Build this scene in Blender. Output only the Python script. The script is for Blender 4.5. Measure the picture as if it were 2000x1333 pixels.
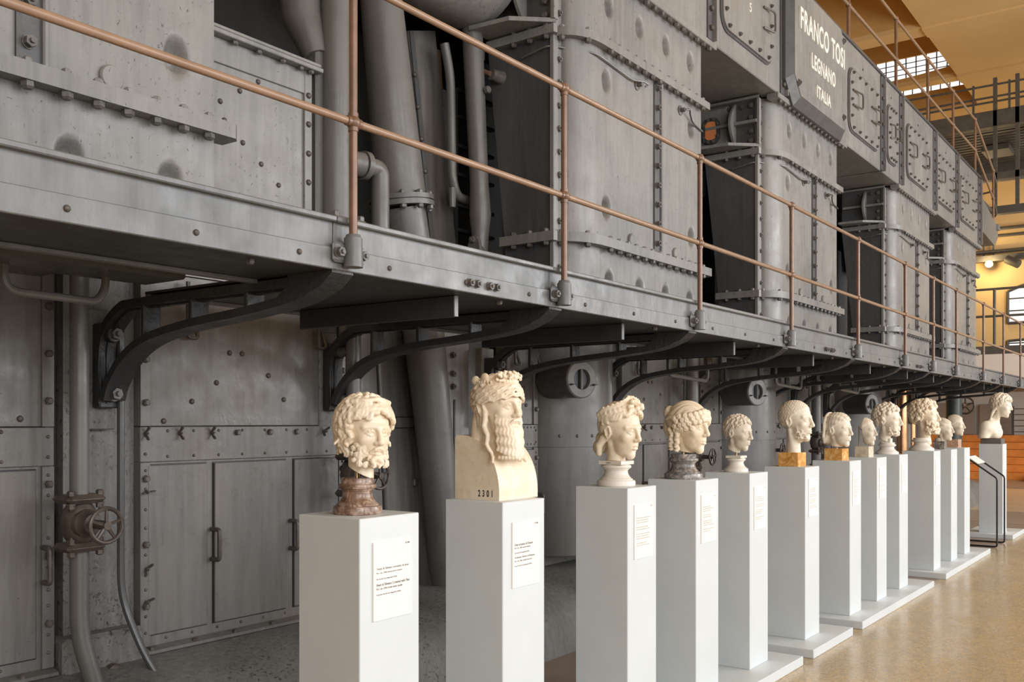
import bpy, math, random
import numpy as np
from mathutils import Vector, Matrix

for o in list(bpy.data.objects):
    bpy.data.objects.remove(o)
SC = bpy.context.scene
COL = SC.collection

# ------------------------------------------------------------------ camera
F, VX, HY, H = 1885.0, 2366.0, 823.0, 1.6          # focal length (px), vanishing point, horizon row, eye height
TH = math.atan((VX - 1000) / F)
CT, ST = math.cos(TH), math.sin(TH)
cam = bpy.data.cameras.new('camera')
cam.lens = 36.0 * F / 2000
cam.sensor_width = 36
cam.shift_y = (HY - 666.5) / 2000
cam.clip_end = 200
co = bpy.data.objects.new('camera', cam)
COL.objects.link(co)
co.location = (0, 0, H)
co.rotation_euler = (math.pi / 2, 0, TH - math.pi / 2)
SC.camera = co

# ------------------------------------------------------------------ world, large lights, exposure
SC.view_settings.view_transform = 'Standard'
SC.view_settings.look = 'None'
SC.view_settings.gamma = 1
SC.view_settings.use_curve_mapping = False
SC.view_settings.exposure = -0.3
W = bpy.data.worlds.new('hall_daylight')
SC.world = W
W.use_nodes = True
bgn = W.node_tree.nodes['Background']
bgn.inputs[0].default_value = (0.88, 0.94, 1.0, 1)
bgn.inputs[1].default_value = 0.75

def area(name, loc, target, sx, sy, power, col):
    l = bpy.data.lights.new(name, 'AREA')
    l.shape = 'RECTANGLE'; l.size = sx; l.size_y = sy; l.energy = power; l.color = col
    o = bpy.data.objects.new(name, l); COL.objects.link(o)
    o.location = loc
    d = Vector(target) - Vector(loc)
    o.rotation_euler = d.to_track_quat('-Z', 'Y').to_euler()
    return o
# daylight of the tall windows in the wall behind the visitor; the two leftmost added to brighten pedestal sides
for x, pw in ((-7.5,480), (-2.0,520), (3.5,400), (9.0,500), (14.5,720), (20.0,900)):
    area('window_daylight', (x, -8.0, 4.6), (x - 1.0, 4, 1.6), 3.0, 5.5, pw, (0.985, 0.985, 0.99))
area('hall_end_daylight', (27.0, -2.0, 5.5), (31, 4.0, 3.5), 6, 4, 600, (1.0, 0.9, 0.72))

# ------------------------------------------------------------------ measuring: a picture point on a known plane
def ray(px, py):
    u = (px - 1000) / F; w = (HY - py) / F
    return (CT + u * ST, ST - u * CT, w)
def UY(px, py, Y):
    r = ray(px, py); k = Y / r[1]; return (r[0] * k, Y, H + r[2] * k)
def UX(px, py, X):
    r = ray(px, py); k = X / r[0]; return (X, r[1] * k, H + r[2] * k)
def UZ(px, py, Z):
    r = ray(px, py); k = (Z - H) / r[2]; return (r[0] * k, r[1] * k, Z)

# ------------------------------------------------------------------ mesh helpers
class MB:
    def __init__(s): s.v = []; s.f = []
    def add(s, v, f):
        n = len(s.v); s.v += [tuple(p) for p in v]; s.f += [tuple(i + n for i in q) for q in f]; return s
    def box(s, x0, x1, y0, y1, z0, z1, b=0.0):
        if x0 > x1: x0, x1 = x1, x0
        if y0 > y1: y0, y1 = y1, y0
        if z0 > z1: z0, z1 = z1, z0
        b = min(b, (x1-x0)*.45, (y1-y0)*.45, (z1-z0)*.45)
        if b <= 0:
            return s.add([(x0,y0,z0),(x1,y0,z0),(x1,y1,z0),(x0,y1,z0),(x0,y0,z1),(x1,y0,z1),(x1,y1,z1),(x0,y1,z1)],
                  [(0,3,2,1),(4,5,6,7),(0,1,5,4),(1,2,6,5),(2,3,7,6),(3,0,4,7)])
        # chamfered edges
        v = []; idx = {}
        X = (x0, x1); Y = (y0, y1); Z = (z0, z1); sg = (1, -1)
        for i in (0,1):
            for j in (0,1):
                for k in (0,1):
                    idx[i,j,k,0] = len(v); v.append((X[i], Y[j]+b*sg[j], Z[k]+b*sg[k]))
                    idx[i,j,k,1] = len(v); v.append((X[i]+b*sg[i], Y[j], Z[k]+b*sg[k]))
                    idx[i,j,k,2] = len(v); v.append((X[i]+b*sg[i], Y[j]+b*sg[j], Z[k]))
        f = []
        def q(*a): f.append(tuple(idx[t] for t in a))
        q((0,0,0,0),(0,0,1,0),(0,1,1,0),(0,1,0,0)); q((1,0,0,0),(1,1,0,0),(1,1,1,0),(1,0,1,0))
        q((0,0,0,1),(1,0,0,1),(1,0,1,1),(0,0,1,1)); q((0,1,0,1),(0,1,1,1),(1,1,1,1),(1,1,0,1))
        q((0,0,0,2),(0,1,0,2),(1,1,0,2),(1,0,0,2)); q((0,0,1,2),(1,0,1,2),(1,1,1,2),(0,1,1,2))
        for i in (0,1):
            for j in (0,1): f.append((idx[i,j,0,0],idx[i,j,1,0],idx[i,j,1,1],idx[i,j,0,1]) )
        for i in (0,1):
            for k in (0,1): f.append((idx[i,0,k,0],idx[i,1,k,0],idx[i,1,k,2],idx[i,0,k,2]))
        for j in (0,1):
            for k in (0,1): f.append((idx[0,j,k,1],idx[1,j,k,1],idx[1,j,k,2],idx[0,j,k,2]))
        for i in (0,1):
            for j in (0,1):
                for k in (0,1): f.append((idx[i,j,k,0],idx[i,j,k,1],idx[i,j,k,2]))
        return s.add(v, f)
    def prism(s, poly, axis, a0, a1):
        """poly: 2-d points; axis x -> (y,z), y -> (x,z), z -> (x,y)"""
        def P(p, a):
            return {'x': (a, p[0], p[1]), 'y': (p[0], a, p[1]), 'z': (p[0], p[1], a)}[axis]
        n = len(poly)
        v = [P(p, a0) for p in poly] + [P(p, a1) for p in poly]
        f = [tuple(range(n)), tuple(range(2*n-1, n-1, -1))]
        f += [(i, n+i, n+(i+1) % n, (i+1) % n) for i in range(n)]
        return s.add(v, f)
    def cyl(s, p0, p1, r0, r1=None, n=16, cap=True):
        r1 = r0 if r1 is None else r1
        p0 = Vector(p0); p1 = Vector(p1); d = (p1 - p0).normalized()
        a = d.orthogonal().normalized(); b = d.cross(a)
        v = []
        for p, r in ((p0, r0), (p1, r1)):
            for i in range(n):
                t = 2*math.pi*(i+.5)/n; v.append(p + a*math.cos(t)*r + b*math.sin(t)*r)
        f = [(i, (i+1) % n, n+(i+1) % n, n+i) for i in range(n)]
        if cap: f += [tuple(range(n-1, -1, -1)), tuple(range(n, 2*n))]
        return s.add(v, f)
    def tube(s, pts, r, n=10, cap=True):
        pts = [Vector(p) for p in pts]
        rr = r if isinstance(r, (list, tuple)) else [r]*len(pts)
        d = (pts[1]-pts[0]).normalized(); a = d.orthogonal().normalized()
        v = []
        for k, p in enumerate(pts):
            if k == 0: t = pts[1]-pts[0]
            elif k == len(pts)-1: t = pts[-1]-pts[-2]
            else: t = (pts[k+1]-p).normalized() + (p-pts[k-1]).normalized()
            t.normalize(); a = (a - t*a.dot(t)).normalized(); b = t.cross(a)
            for i in range(n):
                q = 2*math.pi*i/n; v.append(p + (a*math.cos(q)+b*math.sin(q))*rr[k])
        f = []
        for k in range(len(pts)-1):
            f += [(k*n+i, k*n+(i+1) % n, (k+1)*n+(i+1) % n, (k+1)*n+i) for i in range(n)]
        if cap:
            m = (len(pts)-1)*n
            f += [tuple(range(n-1, -1, -1)), tuple(range(m, m+n))]
        return s.add(v, f)
    def lathe(s, prof, c, n=32, axis='z'):
        v = []
        for r, h in prof:
            for i in range(n):
                t = 2*math.pi*i/n; a, b = r*math.cos(t), r*math.sin(t)
                v.append((c[0]+a, c[1]+b, c[2]+h) if axis == 'z' else (c[0]+a, c[1]-h, c[2]+b) if axis == 'y' else (c[0]+h, c[1]+a, c[2]+b))
        f = []
        for k in range(len(prof)-1):
            f += [(k*n+i, k*n+(i+1) % n, (k+1)*n+(i+1) % n, (k+1)*n+i) for i in range(n)]
        m = (len(prof)-1)*n
        f += [tuple(range(n-1, -1, -1)), tuple(range(m, m+n))]
        return s.add(v, f)
    def sphere(s, c, r, n=14, m=8, sc=(1,1,1)):
        prof = [(math.sin(math.pi*k/m)*r, -math.cos(math.pi*k/m)*r) for k in range(m+1)]
        prof[0] = (r*.02, -r); prof[-1] = (r*.02, r)
        t = MB().lathe(prof, (0,0,0), n)
        return s.add([(c[0]+x*sc[0], c[1]+y*sc[1], c[2]+z*sc[2]) for x, y, z in t.v], t.f)
    def mesh(s, name, org=(0,0,0), ang=35):
        me = bpy.data.meshes.new(name)
        me.from_pydata([(x-org[0], y-org[1], z-org[2]) for x, y, z in s.v], [], s.f)
        smooth(me, ang); return me

def smooth(me, ang=35):
    import bmesh
    bm = bmesh.new(); bm.from_mesh(me); bmesh.ops.recalc_face_normals(bm, faces=bm.faces); bm.to_mesh(me); bm.free()
    me.polygons.foreach_set('use_smooth', [True]*len(me.polygons))
    me.set_sharp_from_angle(angle=math.radians(ang))
    me.update()

def bend(pts, r, n=6):
    """polyline with its corners rounded"""
    P = [Vector(p) for p in pts]; out = [P[0]]
    for i in range(1, len(P)-1):
        a = (P[i-1]-P[i]); b = (P[i+1]-P[i])
        q = min(r, a.length*.49, b.length*.49)
        A = P[i]+a.normalized()*q; B = P[i]+b.normalized()*q
        for k in range(n+1):
            t = k/n; out.append(A*(1-t)**2 + P[i]*2*t*(1-t) + B*t*t)
    out.append(P[-1]); return out

WLD = {}
def thing(name, label, cat, loc, group=None):
    o = bpy.data.objects.new(name, None); COL.objects.link(o)
    o.empty_display_size = .1; o.location = loc; WLD[o.name] = Vector(loc)
    o['label'] = label; o['category'] = cat
    if group: o['group'] = group
    return o
def part(name, mb, mat, parent, label=None, ang=35):
    L = WLD[parent.name]
    me = mb.mesh(name, L, ang); me.materials.append(mat)
    o = bpy.data.objects.new(name, me); COL.objects.link(o)
    o.parent = parent; WLD[o.name] = L
    if label: o['label'] = label
    return o
def solo(name, mb, mat, label=None, cat=None, group=None, kind=None, ang=35):
    xs = [p[0] for p in mb.v]; ys = [p[1] for p in mb.v]; zs = [p[2] for p in mb.v]
    L = Vector(((min(xs)+max(xs))/2, (min(ys)+max(ys))/2, min(zs)))
    me = mb.mesh(name, L, ang); me.materials.append(mat)
    o = bpy.data.objects.new(name, me); COL.objects.link(o); o.location = L; WLD[o.name] = L
    if label: o['label'] = label
    if cat: o['category'] = cat
    if group: o['group'] = group
    if kind: o['kind'] = kind
    return o
ROT = {'-y': (math.pi/2, 0, 0), '-x': (0, -math.pi/2, 0), '-z': (math.pi, 0, 0), 'z': (0, 0, 0), 'x': (0, math.pi/2, 0), 'y': (-math.pi/2, 0, 0)}
SHARED = {}
RB = random.Random(4)
def fix(name, kind, pos, ax, sc, parent, mat, spin=None):
    """one bolt, nut, rivet or wing nut on a parent; the mesh is shared"""
    key = (kind, mat.name)
    if key not in SHARED:
        me = KINDS[kind]().mesh(kind, (0,0,0), 30); me.materials.append(mat); SHARED[key] = me
    o = bpy.data.objects.new(name, SHARED[key]); COL.objects.link(o); o.parent = parent
    o.location = Vector(pos) - WLD[parent.name]
    s = RB.uniform(0, 1.0) if spin is None else spin
    R = (Vector((0,0,1)).rotation_difference(Vector(AXV[ax]))).to_matrix() if ax != '-z' else Matrix.Rotation(math.pi, 3, 'X')
    o.rotation_euler = (R @ Matrix.Rotation(s, 3, 'Z')).to_euler()
    o.scale = (sc, sc, sc)
    return o
AXV = {'-y': (0,-1,0), '-x': (-1,0,0), 'z': (0,0,1), '-z': (0,0,-1), 'x': (1,0,0), 'y': (0,1,0)}
def k_bolt():      # hexagon head, 1 wide, 0.55 high
    return MB().cyl((0,0,-.1), (0,0,.42), .5, n=6).cyl((0,0,.42), (0,0,.56), .46, .33, n=6)
def k_nut():       # washer, nut and stud end
    return MB().cyl((0,0,-.1), (0,0,.1), .6, n=12).cyl((0,0,.1), (0,0,.62), .5, n=6).cyl((0,0,.62), (0,0,.85), .24, .2, n=8)
def k_rivet():
    return MB().lathe([(.5,-.1),(.5,.05),(.44,.22),(.28,.36),(.04,.42)], (0,0,0), 10)
def k_wing():      # wing nut, 1 wide wings
    m = MB().cyl((0,0,-.1), (0,0,.4), .2, .15, n=10).cyl((0,0,.4), (0,0,.55), .09, n=8)
    for s in (-1, 1):
        m.prism([(s*.12,.0),(s*.28,.10),(s*.55,.34),(s*.62,.56),(s*.5,.66),(s*.36,.56),(s*.2,.34),(s*.1,.3)], 'y', -.06, .06)
    return m
KINDS = {'bolt': k_bolt, 'nut': k_nut, 'rivet': k_rivet, 'wing_nut': k_wing}

# ------------------------------------------------------------------ materials
def S2L(c): return tuple(((v/255)/12.92 if v/255 <= .04045 else ((v/255+.055)/1.055)**2.4) for v in c)
def newmat(name, rough=.5, metal=0.0):
    m = bpy.data.materials.new(name); m.use_nodes = True
    nt = m.node_tree; b = nt.nodes['Principled BSDF']
    b.inputs['Roughness'].default_value = rough; b.inputs['Metallic'].default_value = metal
    return m, nt, b
def N(nt, t, **kw):
    n = nt.nodes.new(t)
    for k, v in kw.items():
        if hasattr(n, k): setattr(n, k, v)
        else: n.inputs[k].default_value = v
    return n
def noise(nt, scale, detail=4, rough=.55, vec=None, dist=0.0):
    n = N(nt, 'ShaderNodeTexNoise'); n.inputs['Scale'].default_value = scale; n.inputs['Detail'].default_value = detail
    n.inputs['Roughness'].default_value = rough; n.inputs['Distortion'].default_value = dist
    if vec is not None: nt.links.new(vec, n.inputs['Vector'])
    return n.outputs['Fac']
def ramp(nt, fac, stops):
    r = N(nt, 'ShaderNodeValToRGB'); e = r.color_ramp.elements
    while len(e) < len(stops): e.new(.5)
    for q, (p, c) in zip(e, stops):
        q.position = p; q.color = (c, c, c, 1) if not isinstance(c, tuple) else (*c[:3], 1)
    nt.links.new(fac, r.inputs['Fac']); return r.outputs['Color']
def mix(nt, fac, a, b, mode='MIX'):
    m = N(nt, 'ShaderNodeMix', data_type='RGBA', blend_type=mode)
    for sock, v in ((0, fac), (6, a), (7, b)):
        if hasattr(v, 'links') or hasattr(v, 'is_linked'): nt.links.new(v, m.inputs[sock])
        else: m.inputs[sock].default_value = v if not isinstance(v, tuple) else (*v[:3], 1)
    return m.outputs[2]
def wpos(nt, sc=(1,1,1)):
    """object-independent world position, stretched"""
    g = N(nt, 'ShaderNodeNewGeometry'); m = N(nt, 'ShaderNodeMapping'); m.inputs['Scale'].default_value = sc
    nt.links.new(g.outputs['Position'], m.inputs['Vector']); return m.outputs['Vector']
def bump(nt, b, h, strength=.2, dist=.01):
    n = N(nt, 'ShaderNodeBump'); n.inputs['Strength'].default_value = strength; n.inputs['Distance'].default_value = dist
    nt.links.new(h, n.inputs['Height']); nt.links.new(n.outputs['Normal'], b.inputs['Normal'])

def paint(name, col, chip=(.05,.045,.04), chips=.62, streak=.18, rough=.42, bmp=.12, mottle=.25, warm=None):
    """old thick machine paint: brushed streaks, mottling, run stains and small dark chips"""
    m, nt, b = newmat(name, rough)
    big = noise(nt, 1.3, 5, .65, wpos(nt, (1,1,.6)))
    cool = tuple(v*k*(1-mottle) for v, k in zip(col, (.96,1.0,1.05)))
    c = mix(nt, ramp(nt, big, [(.32, 0.0), (.68, 1.0)]), cool, tuple(v*(1+mottle*.6) for v in col))
    if warm:
        c = mix(nt, ramp(nt, noise(nt, .9, 3, .5, wpos(nt, (1,1,.5))), [(.42, 0.0), (.7, .75)]), c, warm)  # warm bounce light mixed into the colour in patches
    st = noise(nt, 9, 3, .6, wpos(nt, (3,3,.22)))
    c = mix(nt, ramp(nt, st, [(.35, 0.0), (.75, streak*2)]), c, tuple(min(1, v*1.7) for v in col))
    run = noise(nt, 5, 4, .7, wpos(nt, (2.2,2.2,.16)), .4)          # dirt washed down the plates
    c = mix(nt, ramp(nt, run, [(.55, 0.0), (.74, .42)]), c, tuple(v*.42 for v in col))
    cv = noise(nt, 52, 5, .7, wpos(nt, (1,1,.8)), .6)
    cm = noise(nt, 2.1, 2, .5, wpos(nt))
    chipf = N(nt, 'ShaderNodeMath', operation='MULTIPLY')
    nt.links.new(ramp(nt, cv, [(chips, 0.0), (chips+.03, 1.0)]), chipf.inputs[0])
    nt.links.new(ramp(nt, cm, [(.38, 0.0), (.58, 1.0)]), chipf.inputs[1])
    c = mix(nt, chipf.outputs[0], c, chip)
    nt.links.new(c, b.inputs['Base Color'])
    r = ramp(nt, noise(nt, 7, 4, .6, wpos(nt)), [(.3, rough-.12), (.75, rough+.16)])
    nt.links.new(r, b.inputs['Roughness'])
    hn = noise(nt, 22, 5, .65, wpos(nt, (1,1,.55)))
    bump(nt, b, hn, bmp*1.4, .012)
    return m
def flat(name, col, rough=.5, metal=0.0, var=.1, scale=6, bmp=0.0, coat=0.0):
    m, nt, b = newmat(name, rough, metal)
    n = noise(nt, scale, 4, .6, wpos(nt))
    nt.links.new(mix(nt, ramp(nt, n, [(.3, 0.0), (.7, 1.0)]), tuple(v*(1-var) for v in col), tuple(min(1, v*(1+var)) for v in col)), b.inputs['Base Color'])
    if bmp: bump(nt, b, noise(nt, scale*4, 4, .6, wpos(nt)), bmp, .01)
    b.inputs['Coat Weight'].default_value = coat
    return m
M = {}
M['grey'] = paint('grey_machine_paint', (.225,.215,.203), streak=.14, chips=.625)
M['grey_warm'] = paint('grey_lower_paint_bounce', (.135,.127,.119), streak=.18, warm=(.145,.113,.086), rough=.36, chips=.66)  # warm tint puts the floor's bounce light into the paint colour
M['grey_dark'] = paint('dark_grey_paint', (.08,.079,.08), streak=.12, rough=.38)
M['grey_rough'] = paint('rough_plastered_grey', (.165,.16,.148), chips=.57, bmp=.6, rough=.5)
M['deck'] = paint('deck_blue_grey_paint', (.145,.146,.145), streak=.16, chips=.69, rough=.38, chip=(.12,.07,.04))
M['deck_under'] = paint('deck_underside_tone', (.042,.042,.043), streak=.1, rough=.45)  # much darker than the deck's other faces
M['iron'] = paint('black_bracket_iron', (.036,.036,.037), streak=.05, rough=.4, bmp=.5)
M['bolt'] = flat('bolt_iron', (.115,.105,.096), .42, .0, .3, 25, .2)
M['bolt_dark'] = flat('dark_bolt_iron', (.085,.072,.062), .4, 0, .3, 25, .2)
M['copper'] = flat('copper_brown_rail', (.20,.112,.072), .3, .1, .2, 9, .06)
M['copper_light'] = flat('copper_brown_rail_light', (.30,.19,.125), .34, .05, .12, 9, .05)
M['pipe'] = paint('grey_pipe_paint', (.14,.131,.121), streak=.06, rough=.36, chips=.68, bmp=.05)
M['pipe_dark'] = paint('dark_pipe_paint', (.075,.073,.072), streak=.08, rough=.34, chips=.7, bmp=.05)
M['valve'] = flat('brown_valve_iron', (.085,.066,.052), .36, .2, .35, 12, .15)
M['black'] = flat('black_steel', (.012,.012,.013), .4, 0, .2, 10)
M['void'] = flat('dark_inner_casing', (.02,.019,.018), .7, 0, .3, 4)  # near-black even tone for the inner casing
M['ped'] = flat('white_pedestal_paint', (.66,.70,.715), .42, 0, .03, 3, .03)
M['card'] = flat('cream_label_card', (.86,.83,.78), .6, 0, .02, 8)
M['ink'] = flat('brown_grey_ink', (.13,.11,.1), .8, 0, .1, 8)
M['ink_pale'] = flat('pale_brown_ink', (.5,.42,.34), .8, 0, .1, 8)
M['ink_black'] = flat('black_stencil_ink', (.02,.018,.016), .7, 0, .2, 30)
M['letter'] = flat('white_letter_enamel', (.82,.81,.76), .35, 0, .03, 6)
M['ochre'] = flat('ochre_wall_plaster', (.62,.39,.14), .8, 0, .07, .8)
M['ochre_pale'] = flat('pale_ochre_plaster', (.74,.52,.25), .8, 0, .05, .6)
M['whitewall'] = flat('pale_grey_lower_wall', (.62,.585,.56), .7, 0, .05, .8)
M['leftwall'] = flat('warm_shaded_plaster', (.46,.385,.30), .8, 0, .05, .8)
M['brownwall'] = flat('brown_grey_panel', (.27,.225,.195), .6, 0, .08, 2)
M['steel'] = flat('dark_crane_steel', (.085,.08,.075), .5, .1, .2, 6)
M['orange'] = flat('orange_wood_step', (.62,.225,.05), .4, 0, .14, 5)
M['orange_paint'] = flat('orange_paint', (.85,.29,.10), .5, 0, .05, 5)
M['copperhot'] = flat('bright_copper', (.75,.4,.2), .22, .9, .2, 6)
M['brass'] = flat('pin_brass', (.5,.36,.2), .3, .8, .1, 20)
def emis(name, col, s):
    m, nt, b = newmat(name); nt.nodes.remove(b)
    e = N(nt, 'ShaderNodeEmission'); e.inputs[0].default_value = (*col, 1); e.inputs[1].default_value = s
    nt.links.new(e.outputs[0], nt.nodes['Material Output'].inputs[0]); return m
M['glass'] = emis('daylit_window_glass', (1.0, .985, .95), 1.6)
M['lamp'] = emis('lit_lamp_lens', (1.0, .8, .45), 60)

def marble(name, base, dark, rough=.42, vein=.3, sss=.06):
    m, nt, b = newmat(name, rough)
    n1 = noise(nt, 9, 6, .65, wpos(nt), .8); n2 = noise(nt, 38, 5, .7, wpos(nt))
    c = mix(nt, ramp(nt, n1, [(.38, 0.0), (.78, vein)]), base, dark)
    c = mix(nt, ramp(nt, n2, [(.55, 0.0), (.8, vein*.8)]), c, tuple(v*.72 for v in dark))
    nt.links.new(c, b.inputs['Base Color'])
    b.inputs['Subsurface Weight'].default_value = sss; b.inputs['Subsurface Radius'].default_value = (.012,.008,.005)
    bump(nt, b, noise(nt, 130, 4, .6, wpos(nt)), .1, .003)
    return m
M['marble'] = marble('cream_marble', (.88,.775,.615), (.64,.43,.22), .4, .55)  # brown second tone carries crevice shading, scattered by noise
M['marble_pale'] = marble('pale_marble', (.87,.785,.655), (.6,.5,.36), .45, .5)
M['marble_grey'] = marble('weathered_marble', (.74,.66,.54), (.42,.33,.24), .55, .7)
def stone(name, a, b_, c_, scale=14, rough=.25, dist=2.0, thr=(.35,.5,.65)):
    m, nt, b = newmat(name, rough)
    n1 = noise(nt, scale, 8, .7, wpos(nt), dist)
    col = ramp(nt, n1, [(thr[0], a), (thr[1], b_), (thr[2], c_)])
    nt.links.new(col, b.inputs['Base Color']); return m
M['brownstone'] = stone('brown_breccia_marble', (.10,.055,.035), (.24,.145,.1), (.5,.38,.3), 16)
M['greystone'] = stone('grey_veined_marble', (.09,.085,.085), (.23,.21,.2), (.55,.47,.4), 18)
M['onyx'] = stone('orange_onyx', (.50,.2,.05), (.74,.38,.1), (.86,.62,.3), 8, .22, 3.0)
M['travertine'] = stone('beige_travertine', (.5,.4,.29), (.66,.56,.43), (.78,.7,.58), 20, .5, .6)
M['porphyry'] = stone('mottled_dark_marble', (.07,.06,.06), (.2,.17,.15), (.6,.5,.42), 40, .3, 1.0)
M['pinkstone'] = stone('pink_breccia', (.3,.14,.08), (.55,.33,.22), (.7,.52,.4), 34, .35, 1.5)
M['basestone'] = marble('white_marble_base', (.80,.75,.67), (.6,.5,.4), .42, .35, .03)
M['greyblock'] = flat('dark_grey_block', (.13,.12,.112), .5, 0, .1, 10)
M['iron_dots'] = M['bolt_dark']
# ------------------------------------------------------------------ the hall: floor, walls, ceiling
def m_floor():
    m, nt, b = newmat('yellow_mosaic_floor', .2)
    v = N(nt, 'ShaderNodeTexVoronoi', feature='DISTANCE_TO_EDGE'); v.inputs['Scale'].default_value = 55
    nt.links.new(wpos(nt), v.inputs['Vector'])
    vc = N(nt, 'ShaderNodeTexVoronoi'); vc.inputs['Scale'].default_value = 55
    nt.links.new(wpos(nt), vc.inputs['Vector'])
    sep = N(nt, 'ShaderNodeSeparateColor'); nt.links.new(vc.outputs['Color'], sep.inputs[0])
    c = ramp(nt, sep.outputs[0], [(0.0, (.42,.32,.19)), (.45, (.58,.42,.2)), (.72, (.66,.45,.17)), (1.0, (.58,.5,.37))])
    big = noise(nt, 1.6, 4, .6, wpos(nt))
    c = mix(nt, ramp(nt, big, [(.35, 0.0), (.7, .5)]), c, (.42,.34,.23))
    c = mix(nt, ramp(nt, v.outputs['Distance'], [(.0, 1.0), (.07, 0.0)]), c, (.25,.2,.15))
    nt.links.new(c, b.inputs['Base Color'])
    nt.links.new(ramp(nt, noise(nt, 3, 4, .6, wpos(nt)), [(.3, .16), (.75, .34)]), b.inputs['Roughness'])
    bump(nt, b, v.outputs['Distance'], .06, .002)
    return m
M['floor'] = m_floor()
M['floor_band'] = flat('brown_floor_band', (.30,.225,.18), .35, 0, .12, 3)
M['floor_cream'] = flat('cream_terrazzo', (.60,.46,.29), .25, 0, .08, 2)
M['floor_grey'] = flat('grey_brown_terrazzo', (.27,.21,.165), .3, 0, .1, 2)
YB = 2.235
solo('floor', MB().box(-14, 34, -11, YB, -.2, 0), M['floor'], kind='structure')
solo('trim_1', MB().box(-14, 15.6, YB, 9, -.15, 0), M['floor_band'], kind='structure')
solo('trim_2', MB().box(15.6, 19.0, YB, 9, -.15, 0).box(15.6, 19.0, 1.0, YB, 0, .0012), M['floor_grey'], kind='structure')
solo('trim_3', MB().box(19.0, 25, YB, 9, -.15, 0).box(25.0, 34, YB, 9, -.15, -.002), M['floor_cream'], kind='structure')
solo('trim_4', MB().box(25.5, 33, 1.5, 9, 0, .002), M['floor_grey'], kind='structure')
solo('trim_5', MB().prism([(16.4,1.0),(16.9,1.0),(17.9,6),(17.4,6)], 'z', .0014, .0026), M['floor_band'], kind='structure')

XW = 33.0
solo('wall_far', MB().box(XW, XW+.4, -11, 9.6, 0, 12.4), M['ochre_pale'], kind='structure')
solo('wall_left_unseen', MB().box(-14.4, -14, -11, 9.6, 0, 12.4), M['leftwall'], kind='structure')  # unseen end wall, added to dim light on the near pedestal sides
solo('wall_back', MB().box(-14, XW, 9.2, 9.6, 0, 12.4), M['ochre'], kind='structure')
ZC, YK = 11.03, 5.62
soff = MB().box(-14, XW, -11, YK, ZC, ZC+.4)
xb = [9.5, 13.3, 17.1, 20.9, 24.47, 25.05, 28.5, 28.9, 31.5]
for a, b_ in ((-14,9.5), (13.1,13.5), (17.0,17.4), (20.6,21.2), (24.47,25.07), (28.5,28.9), (31.5,XW)):
    soff.box(a, b_, YK, 9.4, ZC, ZC+.12)
solo('ceiling', soff, M['ochre_pale'], kind='structure')
# raised lantern bays: side and top faces, and the glazed end face of each
k = 0
for a, b_ in ((9.5,13.1), (13.5,17.0), (17.4,20.6), (21.2,24.47), (25.07,28.5), (28.9,31.5)):
    zt = 13.0
    mb = MB().box(a, b_, YK-.2, YK, ZC+.4, zt).box(a, b_, 9.4, 9.6, ZC+.4, zt).box(a-.2, b_+.2, YK-.2, 9.6, zt, zt+.2)
    mb.box(a-.15, a, YK, 9.4, ZC+.12, zt)
    gz = {25.07: (11.235, 11.83), 28.9: (11.74, 11.90)}.get(a)
    if not gz:
        mb.box(b_, b_+.15, YK, 9.4, ZC+.12, zt); solo('ceiling_lantern', mb, M['ochre'], kind='structure'); continue
    z0, z1 = gz
    mb.box(b_, b_+.15, YK, 9.4, z1, zt).box(b_+.001, b_+.15, YK, 9.4, ZC+.12, z0)
    solo('ceiling_lantern', mb, M['ochre'], kind='structure')
    k += 1
    w = solo('window_%d' % k, MB().box(b_+.06, b_+.08, YK, 9.4, z0, z1), M['glass'], kind='structure')
    for j in range(1, 14): yy = YK+(9.4-YK)*j/14; part('glazing_bar', MB().box(b_+.03, b_+.06, yy-.014, yy+.014, z0, z1), M['steel'], w)
    if z1-z0 > .3:
        for j in range(1, 4): zz = z0+(z1-z0)*j/4; part('glazing_bar', MB().box(b_+.035, b_+.055, YK, 9.4, zz-.010, zz+.010), M['steel'], w)
        arch = [(YK, z0)] + [(YK+2.2*t/10, z0+.14*(1-t/10)**2) for t in range(11)]
        part('arched_sill', MB().prism(arch, 'x', b_-.02, b_+.02), M['ochre'], w)
# ceiling joints running across the hall
for x in (21.0, 24.77, 28.7):
    solo('trim_6', MB().box(x-.3, x+.3, -11, YK, ZC-.05, ZC), M['ochre_pale'], kind='structure')

# windows of the far wall
def far_window(n, z0, z1, ztop):
    y0, y1 = 3.0, 5.064
    poly = [(y0,z0),(y1,z0),(y1,z1)]
    for i in range(1, 12):
        t = i/12; poly.append((y1+(y0-y1)*t, z1+(ztop-z1)*math.sin(math.pi*t)))
    poly.append((y0,z1))
    w = solo('window_%d' % n, MB().prism(poly, 'x', XW-.03, XW+.02), M['glass'], kind='structure')
    pl = poly + [poly[0]]
    fr = MB()
    for a, b_ in zip(pl[:-1], pl[1:]):
        fr.tube([(XW-.05, a[0], a[1]), (XW-.05, b_[0], b_[1])], .045, 6)
    part('window_frame', fr, M['steel'], w)
    for j in range(1, 4):
        y = y0+(y1-y0)*j/4; part('glazing_bar', MB().box(XW-.06, XW-.03, y-.022, y+.022, z0, z1+.05), M['steel'], w)
    for j in (1, 2): z = z0+(z1-z0)*j/2.6; part('glazing_bar', MB().box(XW-.06, XW-.03, y0, y1, z-.02, z+.02), M['steel'], w)
far_window(20, 4.61, 5.58, 5.85)
far_window(21, 3.75, 4.06, 4.1)
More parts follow.
